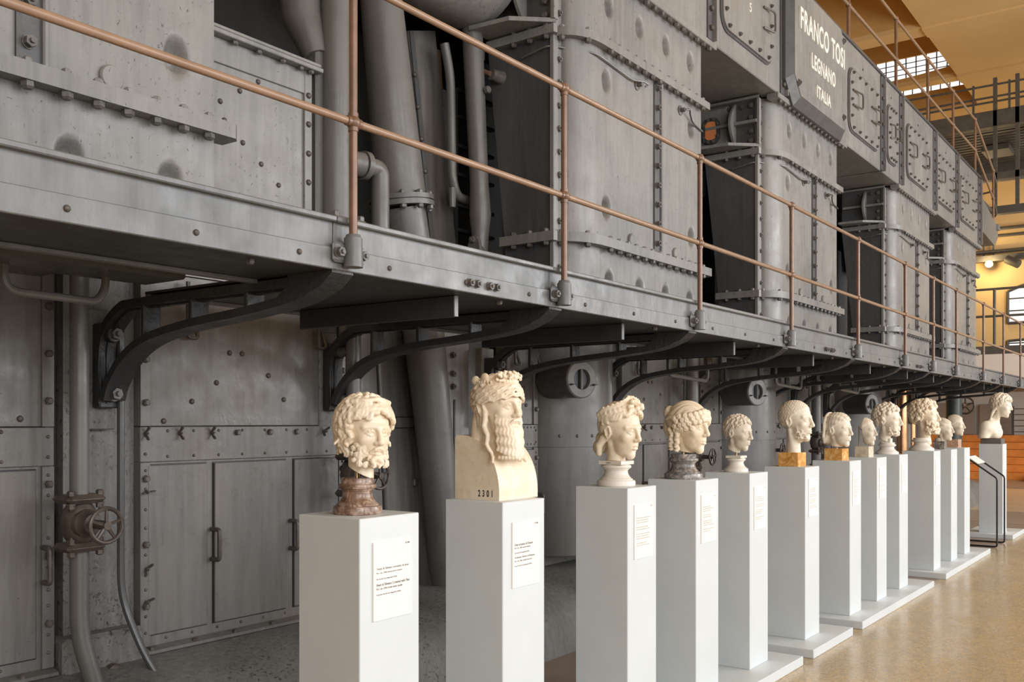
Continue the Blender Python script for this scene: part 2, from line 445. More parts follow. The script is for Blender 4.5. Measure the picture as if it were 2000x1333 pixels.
# ------------------------------------------------------------------ the engine: five bolted columns carrying a row of boxes
YC, YBX = 3.60, 3.55
ZF1, ZF2, ZTOP, ZBOX = 2.895, 4.34, 4.92, 6.20
XRS = [2.704, 7.772, 11.53, 16.17, 19.89]
DIMP = [(dx, 4.66) for dx in (.21,.66,1.11,1.58)] + [(.19,4.10),(1.62,4.10),(.19,3.17),(1.62,3.17)] + [(dx, 2.625) for dx in (.22,.67,1.11,1.58)]
def corner_path(XR, off=0.0, n=9):
    """front outline seen from above: strip, rounded corner, flat front"""
    p = [(XR-2.06, 3.745-off)]
    for i in range(n+1):
        t = math.pi/2*i/n
        p.append((XR-1.76-(.27+off)*math.cos(t), YC+.13-(.13+off)*math.sin(t)))
    return p
def column(i, XR, label):
    XL = XR-2.12
    t = thing('engine_column', label, 'engine column', ((XL+XR)/2, 3.95, 2.34), 'engine columns above the walkway')
    # front skin with its dimples
    ss = set([0.0]); rel = sorted(set(d for d, z in DIMP))
    xs = []
    for k in range(0, 36): xs.append(k*.05)
    for d in rel:
        for k in range(-9, 10): xs.append(d+k*.0125)
    xs = sorted(set(round(x, 4) for x in xs if 0 <= x <= 1.76))
    path = [(XR-2.06, 3.745)] + corner_path(XR)[1:] + [(XR-x, YC) for x in sorted(xs, reverse=True) if x < 1.755]
    zs = [2.34] + [2.4+k*.1 for k in range(26)]
    for z in sorted(set(z for d, z in DIMP)):
        for k in range(-9, 10): zs.append(z+k*.016)
    zs = sorted(set(round(z, 4) for z in zs if 2.34 <= z <= 4.9))
    P = np.array(path); Z = np.array(zs)
    XX = np.repeat(P[:,0][:,None], len(Z), 1); YY = np.repeat(P[:,1][:,None], len(Z), 1); ZZ = np.repeat(Z[None,:], len(P), 0)
    for d, z in DIMP:
        q = ((XX-(XR-d))/.048)**2 + ((ZZ-z)/.064)**2
        YY = YY + .075*np.exp(-q**1.9)
    v = np.stack([XX, YY, ZZ], -1).reshape(-1, 3).tolist(); nz = len(Z); f = []
    for a in range(len(P)-1):
        for b in range(nz-1): f.append((a*nz+b, (a+1)*nz+b, (a+1)*nz+b+1, a*nz+b+1))
    mb = MB().add(v, f)
    mb.box(XR-1.9, XR, YC+.07, 4.3, 2.34, 4.9)
    mb.add([(XR,YC,2.34),(XR,YC+.1,2.34),(XR,YC+.1,4.9),(XR,YC,4.9)], [(0,1,2,3)])
    part('column_body', mb, M['grey'], t, ang=50)
    # side plate, tapering towards the bottom
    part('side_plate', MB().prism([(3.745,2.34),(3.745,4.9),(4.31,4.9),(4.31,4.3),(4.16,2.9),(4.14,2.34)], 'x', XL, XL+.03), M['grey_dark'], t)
    part('corner_strip', MB().box(XL-.015, XR-2.075, 3.725, 3.76, 2.34, 4.9, .004), M['grey'], t)
    part('corner_strip', MB().box(XR-2.085, XR-2.05, 3.735, 3.765, 2.34, 4.9, .003), M['grey'], t)
    for k in range(16):
        z = 2.36+k*.163
        if abs(z-ZF1) > .07 and abs(z-ZF2) > .07: fix('nut', 'nut', (XR-2.065, 3.735, z), '-y', .042, t, M['bolt'])
    # seam strip on the front
    part('seam_strip', MB().box(XR-.885, XR-.79, YC-.012, YC+.01, ZF1, ZF2), M['grey_dark'], t)
    part('seam_strip', MB().box(XR-.79, XR-.765, YC-.03, YC+.01, ZF1, ZF2, .006), M['grey'], t)
    for k in range(9): fix('nut', 'nut', (XR-.84, YC-.012, 3.02+k*.155), '-y', .046, t, M['bolt'])
    # flanges
    def flange(z, h, off, endx, back):
        po = [(XL-.055, back), (XL-.055, 3.70), (XL-.02, 3.69)] + corner_path(XR, off)[1:] + [(XR+endx-.03, YC-off), (XR+endx, YC-off+.03), (XR+endx, YC+.06)]
        mb = MB().prism(po + [(XR-.3, YC+.1), (XL+.03, back)], 'z', z-h/2, z+h/2)
        return part('flange', mb, M['grey'], t)
    flange(ZF1, .068, .075, .09, 4.17); flange(ZF2, .06, .065, .075, 4.29)
    part('flange', MB().box(XR-2.1, XR+.17, YC-.075, YC+.05, 4.865, ZTOP, .006), M['grey'], t)
    cp = corner_path(XR, .045)
    for z, h in ((ZF1, .034), (ZF2, .03)):
        spots = [(cp[2][0], cp[2][1]), (cp[7][0], cp[7][1])] + [(XR-1.64+.13*k+(.02 if k > 6 else 0), YC-.045) for k in range(13)]
        for x, y in spots:
            fix('bolt', 'bolt', (x, y, z-h), '-z', .05, t, M['bolt']); 
            if z == ZF1 or i < 2: fix('bolt', 'bolt', (x, y, z+h), 'z', .04, t, M['grey'])
        for y in (3.78, 3.92, 4.06):
            fix('bolt', 'bolt', (XL-.03, y, z+h), 'z', .045, t, M['bolt']); fix('bolt', 'bolt', (XL-.03, y, z-h), '-z', .045, t, M['bolt'])
    for k in range(17): fix('bolt', 'bolt', (XR-1.98+.128*k, YC-.045, 4.865), '-z', .05, t, M['bolt'])
    for d in (.5, 1.25):
        o = part('round_plug', MB().lathe([(.052,-.02),(.052,.012),(.046,.02),(.01,.02)], (XR-d, YC, 2.985), 18, 'y'), M['grey'], t)
    # cable clipped under the upper flange
    cab = [(XL-.02,4.0,4.20),(XL-.03,3.76,4.235),(XR-2.0,3.70,4.245),(XR-1.8,YC-.02,4.245),(XR-1.5,YC-.016,4.225),(XR-1.26,YC-.02,4.205),(XR-1.14,YC-.05,4.225),(XR-1.08,YC-.06,4.215),(XR-1.1,YC-.04,4.195)]
    part('cable', MB().tube(bend(cab, .06), .0075, 6), M['pipe'], t)
    for d in (1.16, .41):
        part('cable_gland', MB().lathe([(.04,-.01),(.04,.008),(.018,.012),(.018,.05),(.012,.05)], (XR-d, YC, 4.2), 14, 'y'), M['bolt'], t)
    cab2 = [(XR-.41,YC-.05,4.2),(XR-.34,YC-.06,4.215),(XR-.3,YC-.04,4.19),(XR-.2,YC-.014,4.15),(XR+.0,YC-.014,4.12)]
    part('cable', MB().tube(bend(cab2, .05), .0075, 6), M['pipe_dark'], t)
    # console with ribs on the side, under the box
    if i > 0:
        part('console_shelf', MB().prism([(XL-.02,3.70),(XL-.24,3.95),(XL-.27,4.28),(XL,4.28)], 'z', 4.385, 4.415), M['grey'], t)
        part('console_frame', MB().box(XL-.05, XL, 3.70, 3.725, 4.41, 4.9).box(XL-.06, XL, 3.70, 4.3, 4.875, 4.9), M['grey'], t)
        part('rib', MB().prism([(3.725,4.63),(3.725,4.66),(4.28,4.66),(4.28,4.63)], 'x', XL-.07, XL), M['grey'], t)
        arc = [(XL-.02-.13*math.sin(math.pi*k/10), 4.43+.43*k/10) for k in range(11)]
        part('rib', MB().prism([(XL,4.43)] + arc + [(XL,4.86)], 'y', 3.965, 3.99), M['grey'], t)
        for z in (4.46, 4.56, 4.7, 4.82): fix('bolt', 'bolt', (XL, 3.80, z), '-x', .055, t, M['bolt'])
        for y in (3.9, 4.05): fix('bolt', 'bolt', (XL, y, 4.82), '-x', .05, t, M['bolt_dark'])
    return t
COLN = ['nearest grey engine column, cut by the left edge of the photo', 'grey bolted engine column left of the lettered name plate',
        'grey bolted engine column directly below the lettered name plate', 'fourth grey engine column from the left, past the name plate',
        'farthest narrow-looking grey engine column next to the yellow wall']
cols = [column(i, x, COLN[i]) for i, x in enumerate(XRS)]

# boxes on top, joined by bolted upright strips
def rrect(x0, x1, z0, z1, r, n=5):
    p = []
    for cx, cz, a in ((x1-r,z1-r,0),(x0+r,z1-r,90),(x0+r,z0+r,180),(x1-r,z0+r,270)):
        for k in range(n+1):
            t = math.radians(a+90*k/n); p.append((cx+r*math.cos(t), cz+r*math.sin(t)))
    return p
def grip(parent, x, z0, z1, out, y, mat, r=.011):
    part('handle', MB().tube(bend([(x, y+.01, z0), (x, y-out, z0), (x, y-out, z1), (x, y+.01, z1)], .02, 4), r, 8), mat, parent)
def sgrip(parent, x0, x1, z0, z1, y, mat):
    """flat bow handle swung sideways"""
    part('handle', MB().tube(bend([(x0, y-.01, z0), (x1, y-.05, z0), (x1, y-.05, z1), (x0, y-.01, z1)], .035, 4), .011, 8), mat, parent)
SEG = [(5.56,7.80,None,'left of the numbered hatch'), (7.88,9.55,(8.08,9.27),'with a hatch numbered 5 left of the name plate'), (9.63,11.60,None,'behind the lettered name plate'),
       (11.60,13.22,(11.81,13.06),'with two bow handles right of the name plate'), (13.30,14.17,(13.5,13.98),'narrow one with a slim hatch'), (14.26,16.20,(14.54,15.73),'above the fourth column'),
       (16.30,17.85,(16.35,17.62),'second from the far end'), (17.95,19.8,(18.17,19.54),'at the far end of the row')]
for n, (a, b, hatch, w) in enumerate(SEG):
    t = thing('engine_box', 'grey steel engine box ' + w, 'engine box', ((a+b)/2, 4.2, ZTOP), 'engine boxes on top of the columns')
    bx_ = MB().box(a, b, YBX, 5.0, ZTOP, ZBOX, .008)
    part('box_shell', bx_, M['grey'], t)
    if hatch:
        h0, h1 = hatch
        hp = part('hatch', MB().prism(rrect(h0, h1, 5.13, 5.88, .14), 'y', YBX-.028, YBX+.01), M['grey'], t)
        part('hatch_rim', MB().prism(rrect(h0-.025, h1+.025, 5.105, 5.905, .16), 'y', YBX-.012, YBX+.01), M['grey_dark'], t)
        w_ = h1-h0; nb = 5 if w_ > .8 else 3
        for k in range(nb):
            x = h0+.12+(w_-.24)*k/(nb-1)
            fix('nut', 'nut', (x, YBX-.028, 5.17), '-y', .036, hp, M['bolt']); fix('nut', 'nut', (x, YBX-.028, 5.84), '-y', .036, hp, M['bolt'])
        for z in (5.3, 5.5, 5.7):
            fix('nut', 'nut', (h0+.05, YBX-.028, z), '-y', .036, hp, M['bolt']); fix('nut', 'nut', (h1-.05, YBX-.028, z), '-y', .036, hp, M['bolt'])
        if n == 1:
            sgrip(hp, h1-.26, h1-.06, 5.42, 5.62, YBX-.028, M['bolt'])
        else:
            sgrip(hp, h0+.08, h0+.08+w_*.22, 5.44, 5.62, YBX-.028, M['bolt_dark']); sgrip(hp, h1-w_*.3, h1-w_*.08, 5.44, 5.62, YBX-.028, M['bolt_dark'])
        if n > 1: fix('rivet', 'rivet', ((a+b)/2, YBX, 6.02), '-y', .03, t, M['bolt_dark'])
    if n not in (2,):
        for x in ((b-.02), (b+.06)):
            pass
for a, b, w in ((7.78,7.9,'left of the hatch numbered 5'), (9.53,9.66,'at the left edge of the name plate'), (13.2,13.32,'right of the two-handled hatch'), (14.15,14.28,'left of the fourth column'), (16.18,16.32,'right of the fourth column'), (17.83,17.97,'between the two farthest hatches'), (19.8,20.0,'closing the far end of the boxes')):
    st = thing('joint_strip', 'dark bolted upright joint strip '+w, 'joint strip', ((a+b)/2, YBX, ZTOP), 'upright strips between the engine boxes')
    part('strip', MB().box(a, b, YBX-.015, YBX+.3, ZTOP+.01, ZBOX-.03, .004), M['grey_dark'], st)
    part('strip_edge', MB().box(b-.015, b, YBX-.05, YBX, ZTOP+.01, ZBOX-.03, .003), M['grey'], st)
    for k in range(7): fix('bolt', 'bolt', ((a+b)/2-.01, YBX-.015, 5.03+k*.17), '-y', .05, st, M['bolt_dark'])
solo('top_sill', MB().box(5.56, 20.0, YBX-.02, 5.0, ZBOX, ZBOX+.035, .004), M['grey_dark'], 'thin dark sill along the top of the engine boxes', 'sill')

# text helpers
def text_mesh(body, width, height, depth, mat, align_x0, z0, y, name, parent, bold=0.0, facing='-y'):
    cu = bpy.data.curves.new('t', 'FONT'); cu.body = body; cu.size = 1.0; cu.extrude = .5; cu.offset = bold; cu.space_character = 1.14
    o = bpy.data.objects.new('t', cu); COL.objects.link(o)
    dg = bpy.context.evaluated_depsgraph_get(); me = bpy.data.meshes.new_from_object(o.evaluated_get(dg))
    bpy.data.objects.remove(o); bpy.data.curves.remove(cu)
    co_ = np.empty(len(me.vertices)*3); me.vertices.foreach_get('co', co_); co_ = co_.reshape(-1, 3)
    mn, mx = co_.min(0), co_.max(0)
    u = (co_[:,0]-mn[0])/(mx[0]-mn[0])*width; v = (co_[:,1]-mn[1])/(mx[1]-mn[1])*height; w = (co_[:,2]-mn[2])/(mx[2]-mn[2])*depth
    L = WLD[parent.name]
    if facing == '-y': q = np.stack([align_x0+u-L[0], y-w-L[1], z0+v-L[2]], -1)
    else: q = np.stack([y-w-L[0], align_x0-u-L[1], z0+v-L[2]], -1)      # facing -x, read from larger y to smaller
    me.vertices.foreach_set('co', q.ravel()); me.update(); me.name = name
    me.materials.clear(); me.materials.append(mat)
    ob = bpy.data.objects.new(name, me); COL.objects.link(ob); ob.parent = parent; WLD[ob.name] = L
    return ob
# the name plate
np_ = thing('name_plate', 'large grey name plate with raised white letters on the engine', 'name plate', (10.45, 3.5, 4.83))
c = .22
def octa(x0, x1, z0, z1, c): return [(x0+c,z0),(x1-c*.3,z0),(x1,z0+c*.3),(x1,z1-c),(x1-c,z1),(x0+c,z1),(x0,z1-c),(x0,z0+c)]
o1 = octa(9.56, 11.42, 4.86, 6.16, c); o2 = octa(9.64, 11.36, 4.95, 6.10, c*.85)
mb = MB().prism(o1, 'y', 3.50, 3.55)
n8 = len(o1)
v = [(x, 3.50, z) for x, z in o1] + [(x, 3.44, z) for x, z in o2]
mb.add(v, [(k, (k+1) % n8, n8+(k+1) % n8, n8+k) for k in range(n8)] + [tuple(range(n8, 2*n8))])
pl = part('plate', mb, M['grey_dark'], np_, ang=20)
face = part('plate_face', MB().prism(octa(9.655, 11.35, 4.965, 6.09, c*.83), 'y', 3.436, 3.45), M['grey'], np_)
for body, x0, x1, z0, z1 in (('FRANCO TOSI', 9.77, 11.24, 5.64, 5.87), ('LEGNANO', 10.11, 10.90, 5.335, 5.5), ('ITALIA', 10.28, 10.74, 5.07, 5.2)):
    text_mesh(body, x1-x0, z1-z0, .022, M['letter'], x0, z0, 3.437, 'lettering', np_, .022)
for x, z in ((9.76,5.08),(9.78,6.0),(11.25,5.98),(11.25,5.1)):
    part('corner_stud', MB().cyl((x,3.437,z), (x,3.40,z), .045, .012, n=4), M['grey_dark'], np_)
hatch5 = [o for o in bpy.data.objects if o.name.startswith('hatch') and 'rim' not in o.name][0]
text_mesh('5', .05, .085, .004, M['letter'], 8.665, 5.46, YBX-.028, 'lettering', hatch5)

# ------------------------------------------------------------------ recess between the first two columns
solo('inner_casing', MB().box(-1.0, 21, 5.25, 5.6, 2.3, 4.95).box(4.5, 21, 4.9, 5.3, 4.8, 5.0), M['void'], 'dark inner casing deep between the engine columns', 'engine casing')
t = thing('casing_plate', 'riveted grey plate between the nearest column and the copper post', 'casing plate', (3.3, 4.2, 2.335))
YR = 4.2
xr = UY(606, 300, YR)[0]
part('plate', MB().box(2.2, xr, YR, YR+.1, 2.335, 3.62), M['grey'], t)
part('frame_edge', MB().box(2.2, xr-.05, YR-.012, YR, 3.47, 3.60, .003).box(xr-.055, xr, YR-.016, YR+.09, 2.335, 3.619, .003), M['grey'], t)
part('top_flange', MB().box(2.2, xr+.04, YR-.07, YR+.1, 3.60, 3.625, .004).box(2.2, xr+.03, YR-.06, YR+.05, 3.63, 3.648, .003), M['grey'], t)
for px, py in ((459,41),(506,60),(552,79),(588,94),(607,101)):
    p = UY(px, py, YR-.04); fix('bolt', 'bolt', (p[0], YR-.04, 3.60), '-z', .035, t, M['bolt'])
for px, py in ((574,123),(540,141),(504,160),(468,178),(430,198),(438,235),(474,279),(510,321),(544,362)):
    p = UY(px, py, YR); fix('rivet', 'rivet', p, '-y', .03, t, M['bolt_dark'])
for py in (133,189,245,302,358):
    p = UY(601, py, YR); fix('rivet', 'rivet', (xr-.028, YR-.016, p[2]), '-y', .036, t, M['bolt_dark'])
# vertical pipe beside it, with flange and side branch
def vpipe(name, label, cat, px, Y, r, z0, z1, mat, group=None, n=18):
    x = UY(px, 800, Y)[0]
    return x
xp = UY(656, 200, 4.15)[0]
t = thing('steam_pipe', 'grey vertical pipe with a square flange, left of the copper post', 'pipe', (xp, 4.15, 2.2))
part('pipe', MB().cyl((xp,4.15,2.2), (xp,4.15,5.0), .088, n=22), M['pipe'], t)
part('flange', MB().box(xp-.14, xp+.14, 4.01, 4.29, 2.72, 2.775, .02).box(xp-.14, xp+.14, 4.01, 4.29, 2.66, 2.715, .02), M['pipe'], t)
for sx in (-.1, .1):
    for sy in (-.1, .1):
        fix('bolt', 'bolt', (xp+sx, 4.15+sy, 2.775), 'z', .05, t, M['pipe']); fix('bolt', 'bolt', (xp+sx, 4.15+sy, 2.66), '-z', .05, t, M['pipe'])
bz = UY(665, 310, 4.1)[2]
part('branch_flange', MB().cyl((xp+.05,4.12,bz), (xp+.16,4.10,bz), .07, .075, n=18).cyl((xp+.165,4.10,bz), (xp+.2,4.095,bz), .085, n=20), M['pipe'], t)
part('elbow', MB().tube(bend([(xp+.2,4.095,bz), (xp+.30,4.08,bz), (xp+.30,4.08,2.2)], .11, 8), .055, 14), M['pipe'], t)
xq = UY(622, 200, 4.22)[0]
t = thing('channel_post', 'slim grey upright channel between riveted plate and pipe', 'channel', (xq, 4.2, 2.2))
part('channel', MB().box(xq-.06, xq+.075, 4.17, 4.3, 2.2, 3.75, .012).cyl((xq+.05,4.14,2.2), (xq+.05,4.14,3.6), .038, n=12), M['pipe'], t)
part('bell_end', MB().tube([(xq-.02,4.22,3.72), (xq-.05,4.3,3.95), (xq-.05,4.35,4.4)], [.075,.12,.14], 14).tube([(xq+.1,4.2,3.6), (xq+.11,4.26,3.9), (xq+.12,4.3,4.4)], [.06,.085,.1], 12), M['pipe'], t)
# big leaning exhaust pipe
def exhaust(label, dx, Y):
    """leaning pipe: tapered upper length, round flange, lower length bending down to the kerb"""
    t = thing('exhaust_pipe', label, 'pipe', (5.2+dx, Y, 0.0), 'thick leaning exhaust pipes')
    top = Vector((4.52+dx, Y+.05, 4.6)); mid = Vector((4.70+dx, Y, 3.03)); up = (top-mid).normalized(); r0 = .165
    part('upper_pipe', MB().tube([mid+up*.03, mid+up*.6, top], [r0,.152,.13], 28), M['pipe'], t)
    part('flange', MB().cyl(mid-up*.035, mid-up*.004, r0*1.3, n=30).cyl(mid-up*.006, mid+up*.006, r0*1.2, n=30).cyl(mid+up*.004, mid+up*.034, r0*1.3, n=30), M['pipe'], t)
    a = up.orthogonal().normalized(); b = up.cross(a)
    for k in range(10):
        q = 2*math.pi*k/10; d = (a*math.cos(q)+b*math.sin(q))*r0*1.13
        fix('bolt', 'bolt', mid+d+up*.034, 'z', .042, t, M['pipe']); fix('bolt', 'bolt', mid+d-up*.035, '-z', .046, t, M['pipe'])
    part('lower_pipe', MB().tube([mid-up*.03, (4.80+dx,Y,2.65), (4.92+dx,Y,2.2), (5.0+dx,Y,1.7), (5.08+dx,Y,1.15), (5.17+dx,Y,.4)], [.15,.145,.14,.13,.122,.118], 28), M['pipe'], t)
    return t
exhaust('thick leaning grey exhaust pipe with a round flange behind the copper rail', 0, 4.3)
exhaust('thick leaning grey exhaust pipe behind the far brackets', 8.45, 4.36)
# sloping riveted cover, round rods and branch pipe farther right
t = thing('sloping_cover', 'sloping grey cover plate with a dark riveted seam behind the exhaust pipe', 'cover plate', (5.3, 4.75, 2.2))
ya = 4.62
A = [UY(*p, ya) for p in ((797,60),(850,60),(906,640),(860,640))]
part('plate', MB().add([(p[0], ya+dy, p[2]) for dy in (0,.04) for p in A], [(0,1,2,3),(4,7,6,5),(0,4,5,1),(1,5,6,2),(2,6,7,3),(3,7,4,0)]), M['grey_warm'], t)
B = [UY(*p, ya-.01) for p in ((800,60),(808,60),(866,640),(858,640))]
part('seam_strip', MB().add([(p[0], ya-.012+dy, p[2]) for dy in (0,.02) for p in B], [(0,1,2,3),(4,7,6,5),(0,4,5,1),(1,5,6,2),(2,6,7,3),(3,7,4,0)]), M['grey_dark'], t)
for px, py in ((810,146),(816,209),(823,272),(830,335)): fix('rivet', 'rivet', UY(px, py, ya-.012), '-y', .04, t, M['bolt_dark'])
t = thing('oil_pipe', 'thin grey oil pipe curving into a flanged branch', 'pipe', (5.35, 4.4, 2.2))
pp = [UY(*p, 4.45) for p in ((868,85),(880,150),(883,350),(893,385),(915,392))]
part('pipe', MB().tube(bend(pp, .1, 6), .033, 12), M['pipe'], t)
e1 = UY(884, 400, 4.45); part('drain_nipple', MB().cyl((e1[0],4.45,e1[2]+.12), (e1[0],4.45,e1[2]-.02), .03, .022, n=10), M['pipe'], t)
xv = UY(938, 300, 4.3)[0]
t = thing('branch_pipe', 'grey pipe with a bulge and oval flange left of the dark column side', 'pipe', (xv, 4.3, 2.2))
part('pipe', MB().tube([(xv,4.3,2.2), (xv,4.3,2.82), (xv,4.3,2.95), (xv+.0,4.3,3.1), (xv-.01,4.3,3.3), (xv-.09,4.32,4.7)], [.055,.055,.062,.08,.068,.078], 18), M['pipe'], t)
part('oval_flange', MB().prism([(4.3+.055*math.cos(q)*1.0-.02, 2.83+.1*math.sin(q)) for q in [2*math.pi*k/16 for k in range(16)]], 'x', xv-.105, xv-.075).cyl((xv-.09,4.28,2.83), (xv,4.3,2.83), .05, n=12), M['pipe'], t)
for z in (2.76, 2.9): fix('nut', 'nut', (xv-.105, 4.28, z), '-x', .045, t, M['bolt'])
part('flange', MB().box(xv-.13, xv+.13, 4.17, 4.43, 2.535, 2.585, .02).box(xv-.13, xv+.13, 4.17, 4.43, 2.48, 2.53, .02), M['pipe'], t)
for sx in (-.09, .09):
    for sy in (-.09, .09): fix('bolt', 'bolt', (xv+sx, 4.3+sy, 2.585), 'z', .05, t, M['pipe'])
fix('bolt', 'bolt', (xv-.03, 4.22, UY(928,166,4.22)[2]), '-y', .055, t, M['pipe'])
t = thing('rusty_rod', 'brown-stained slanting rod behind the thin oil pipe', 'rod', (5.2, 4.8, 2.3))
R1 = [UY(*p, 4.75) for p in ((848,100),(856,250),(866,330),(872,400),(882,610))]
part('rod', MB().tube(R1, .05, 12), flat('rusty_brown_paint', (.12,.075,.045), .5, 0, .3, 6, .2), t)
part('flat_bar', MB().box(UY(862,300,4.7)[0]-.03, UY(862,300,4.7)[0]+.03, 4.66, 4.7, 2.9, UY(862,178,4.7)[2]), M['pipe'], t)
t = thing('inner_ladder', 'dark ladder-like rungs in the gap left of the column side', 'ladder', (5.4, 4.9, 2.3))
x0, x1 = UY(888, 300, 4.9)[0], UY(960, 300, 4.9)[0]
part('stile', MB().box(x0-.02, x0+.02, 4.88, 4.92, 2.3, UY(888,178,4.9)[2]), M['pipe_dark'], t)
for py in (180, 232, 288, 344, 404, 452):
    z = UY(900, py, 4.9)[2]; part('rung', MB().box(x0, x1, 4.87, 4.92, z-.012, z+.012), M['pipe_dark'], t)
# heavy frame beam and round casting under the first box
t = thing('frame_beam', 'dark heavy frame beam crossing behind the copper rail above the exhaust pipe', 'beam', (5.0, 4.4, 4.5))
xa, za = UY(700, 0, 4.4)[0], 4.72
part('beam', MB().box(3.2, 4.28, 4.28, 4.6, 4.60, 4.95, .01), M['grey_dark'], t)
part('edge_flange', MB().box(3.2, 4.28, 4.2, 4.3, 4.60, 4.63, .004), M['grey'], t)
t = thing('round_casting', 'rounded grey casting above the rail left of the column console', 'casting', (4.9, 4.0, 4.4))
part('casting', MB().cyl((4.3,4.3,4.86), (5.42,4.3,4.86), .44, n=44).cyl((5.42,4.3,4.86), (5.52,4.3,4.86), .44, .41, n=44), M['grey'], t)
# lubricator elbow at the top of the second column's dark side
t = thing('grease_fitting', 'small brass-brown elbow pipe on the dark column side', 'fitting', (5.5, 4.2, 3.9))
g = [UX(*p, 5.6) for p in ((946,110),(946,138),(955,145),(966,148))]
part('pipe', MB().tube(bend([(5.6-.05, p[1], p[2]) for p in g], .05), .018, 10), M['copper'], t)
part('union_nut', MB().cyl((5.55,g[0][1],g[0][2]+.02), (5.55,g[0][1],g[0][2]-.045), .034, n=6), M['bolt'], t)
part('union_nut', MB().cyl((5.56,g[3][1]-.0,g[3][2]), (5.66,g[3][1]-.02,g[3][2]-.005), .04, .05, n=12), M['bolt'], t)

# gaps between the other columns: back plates, pipes and the orange inspection glass
for k, (a, b) in enumerate(((7.8,9.2), (11.56,14.0), (16.2,17.7))):
    w = ('left of the name plate column', 'beyond the name plate column', 'before the last column')[k]
    t = thing('recess_casing', 'dark curved casing in the recess ' + w, 'engine casing', ((a+b)/2, 4.8, 2.2), 'casings in the recesses between columns')
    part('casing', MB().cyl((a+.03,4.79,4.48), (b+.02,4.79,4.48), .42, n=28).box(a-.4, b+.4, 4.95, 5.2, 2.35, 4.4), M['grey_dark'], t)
    part('upright_pipe', MB().cyl((b-.25,4.75,2.2), (b-.3,4.75,4.7), .09, n=16), M['pipe_dark'], t)
xo = XRS[2]-2.12-.06
t = thing('inspection_window', 'small oval window with orange glass and bolted rim left of the name plate column', 'inspection window', (xo, 4.2, 4.5))
yc0, zc0 = UX(1388, 256, xo)[1:]
part('mounting_casting', MB().box(xo+.03, xo+.3, yc0-.22, yc0+.25, 4.42, 4.9, .06), M['grey'], t)
part('rim', MB().prism(rrect(yc0-.095, yc0+.095, zc0-.135, zc0+.135, .075), 'x', xo, xo+.05), M['grey_dark'], t)
part('glass', MB().prism(rrect(yc0-.06, yc0+.06, zc0-.095, zc0+.095, .045), 'x', xo-.006, xo+.02), M['orange_paint'], t)
for dy, dz in ((-.078,-.06),(-.078,.06),(.078,-.06),(.078,.06),(-.03,-.115),(.03,-.115),(-.03,.115),(.03,.115)):
    fix('nut', 'nut', (xo, yc0+dy, zc0+dz), '-x', .03, t, M['bolt'])
# end drum of the engine
t = thing('end_drum', 'round pale end drum at the far end of the engine boxes', 'drum', (20.4, 4.2, 4.6))
part('drum', MB().cyl((20.0,4.3,5.0), (20.25,4.3,5.0), .62, n=36), M['grey'], t)

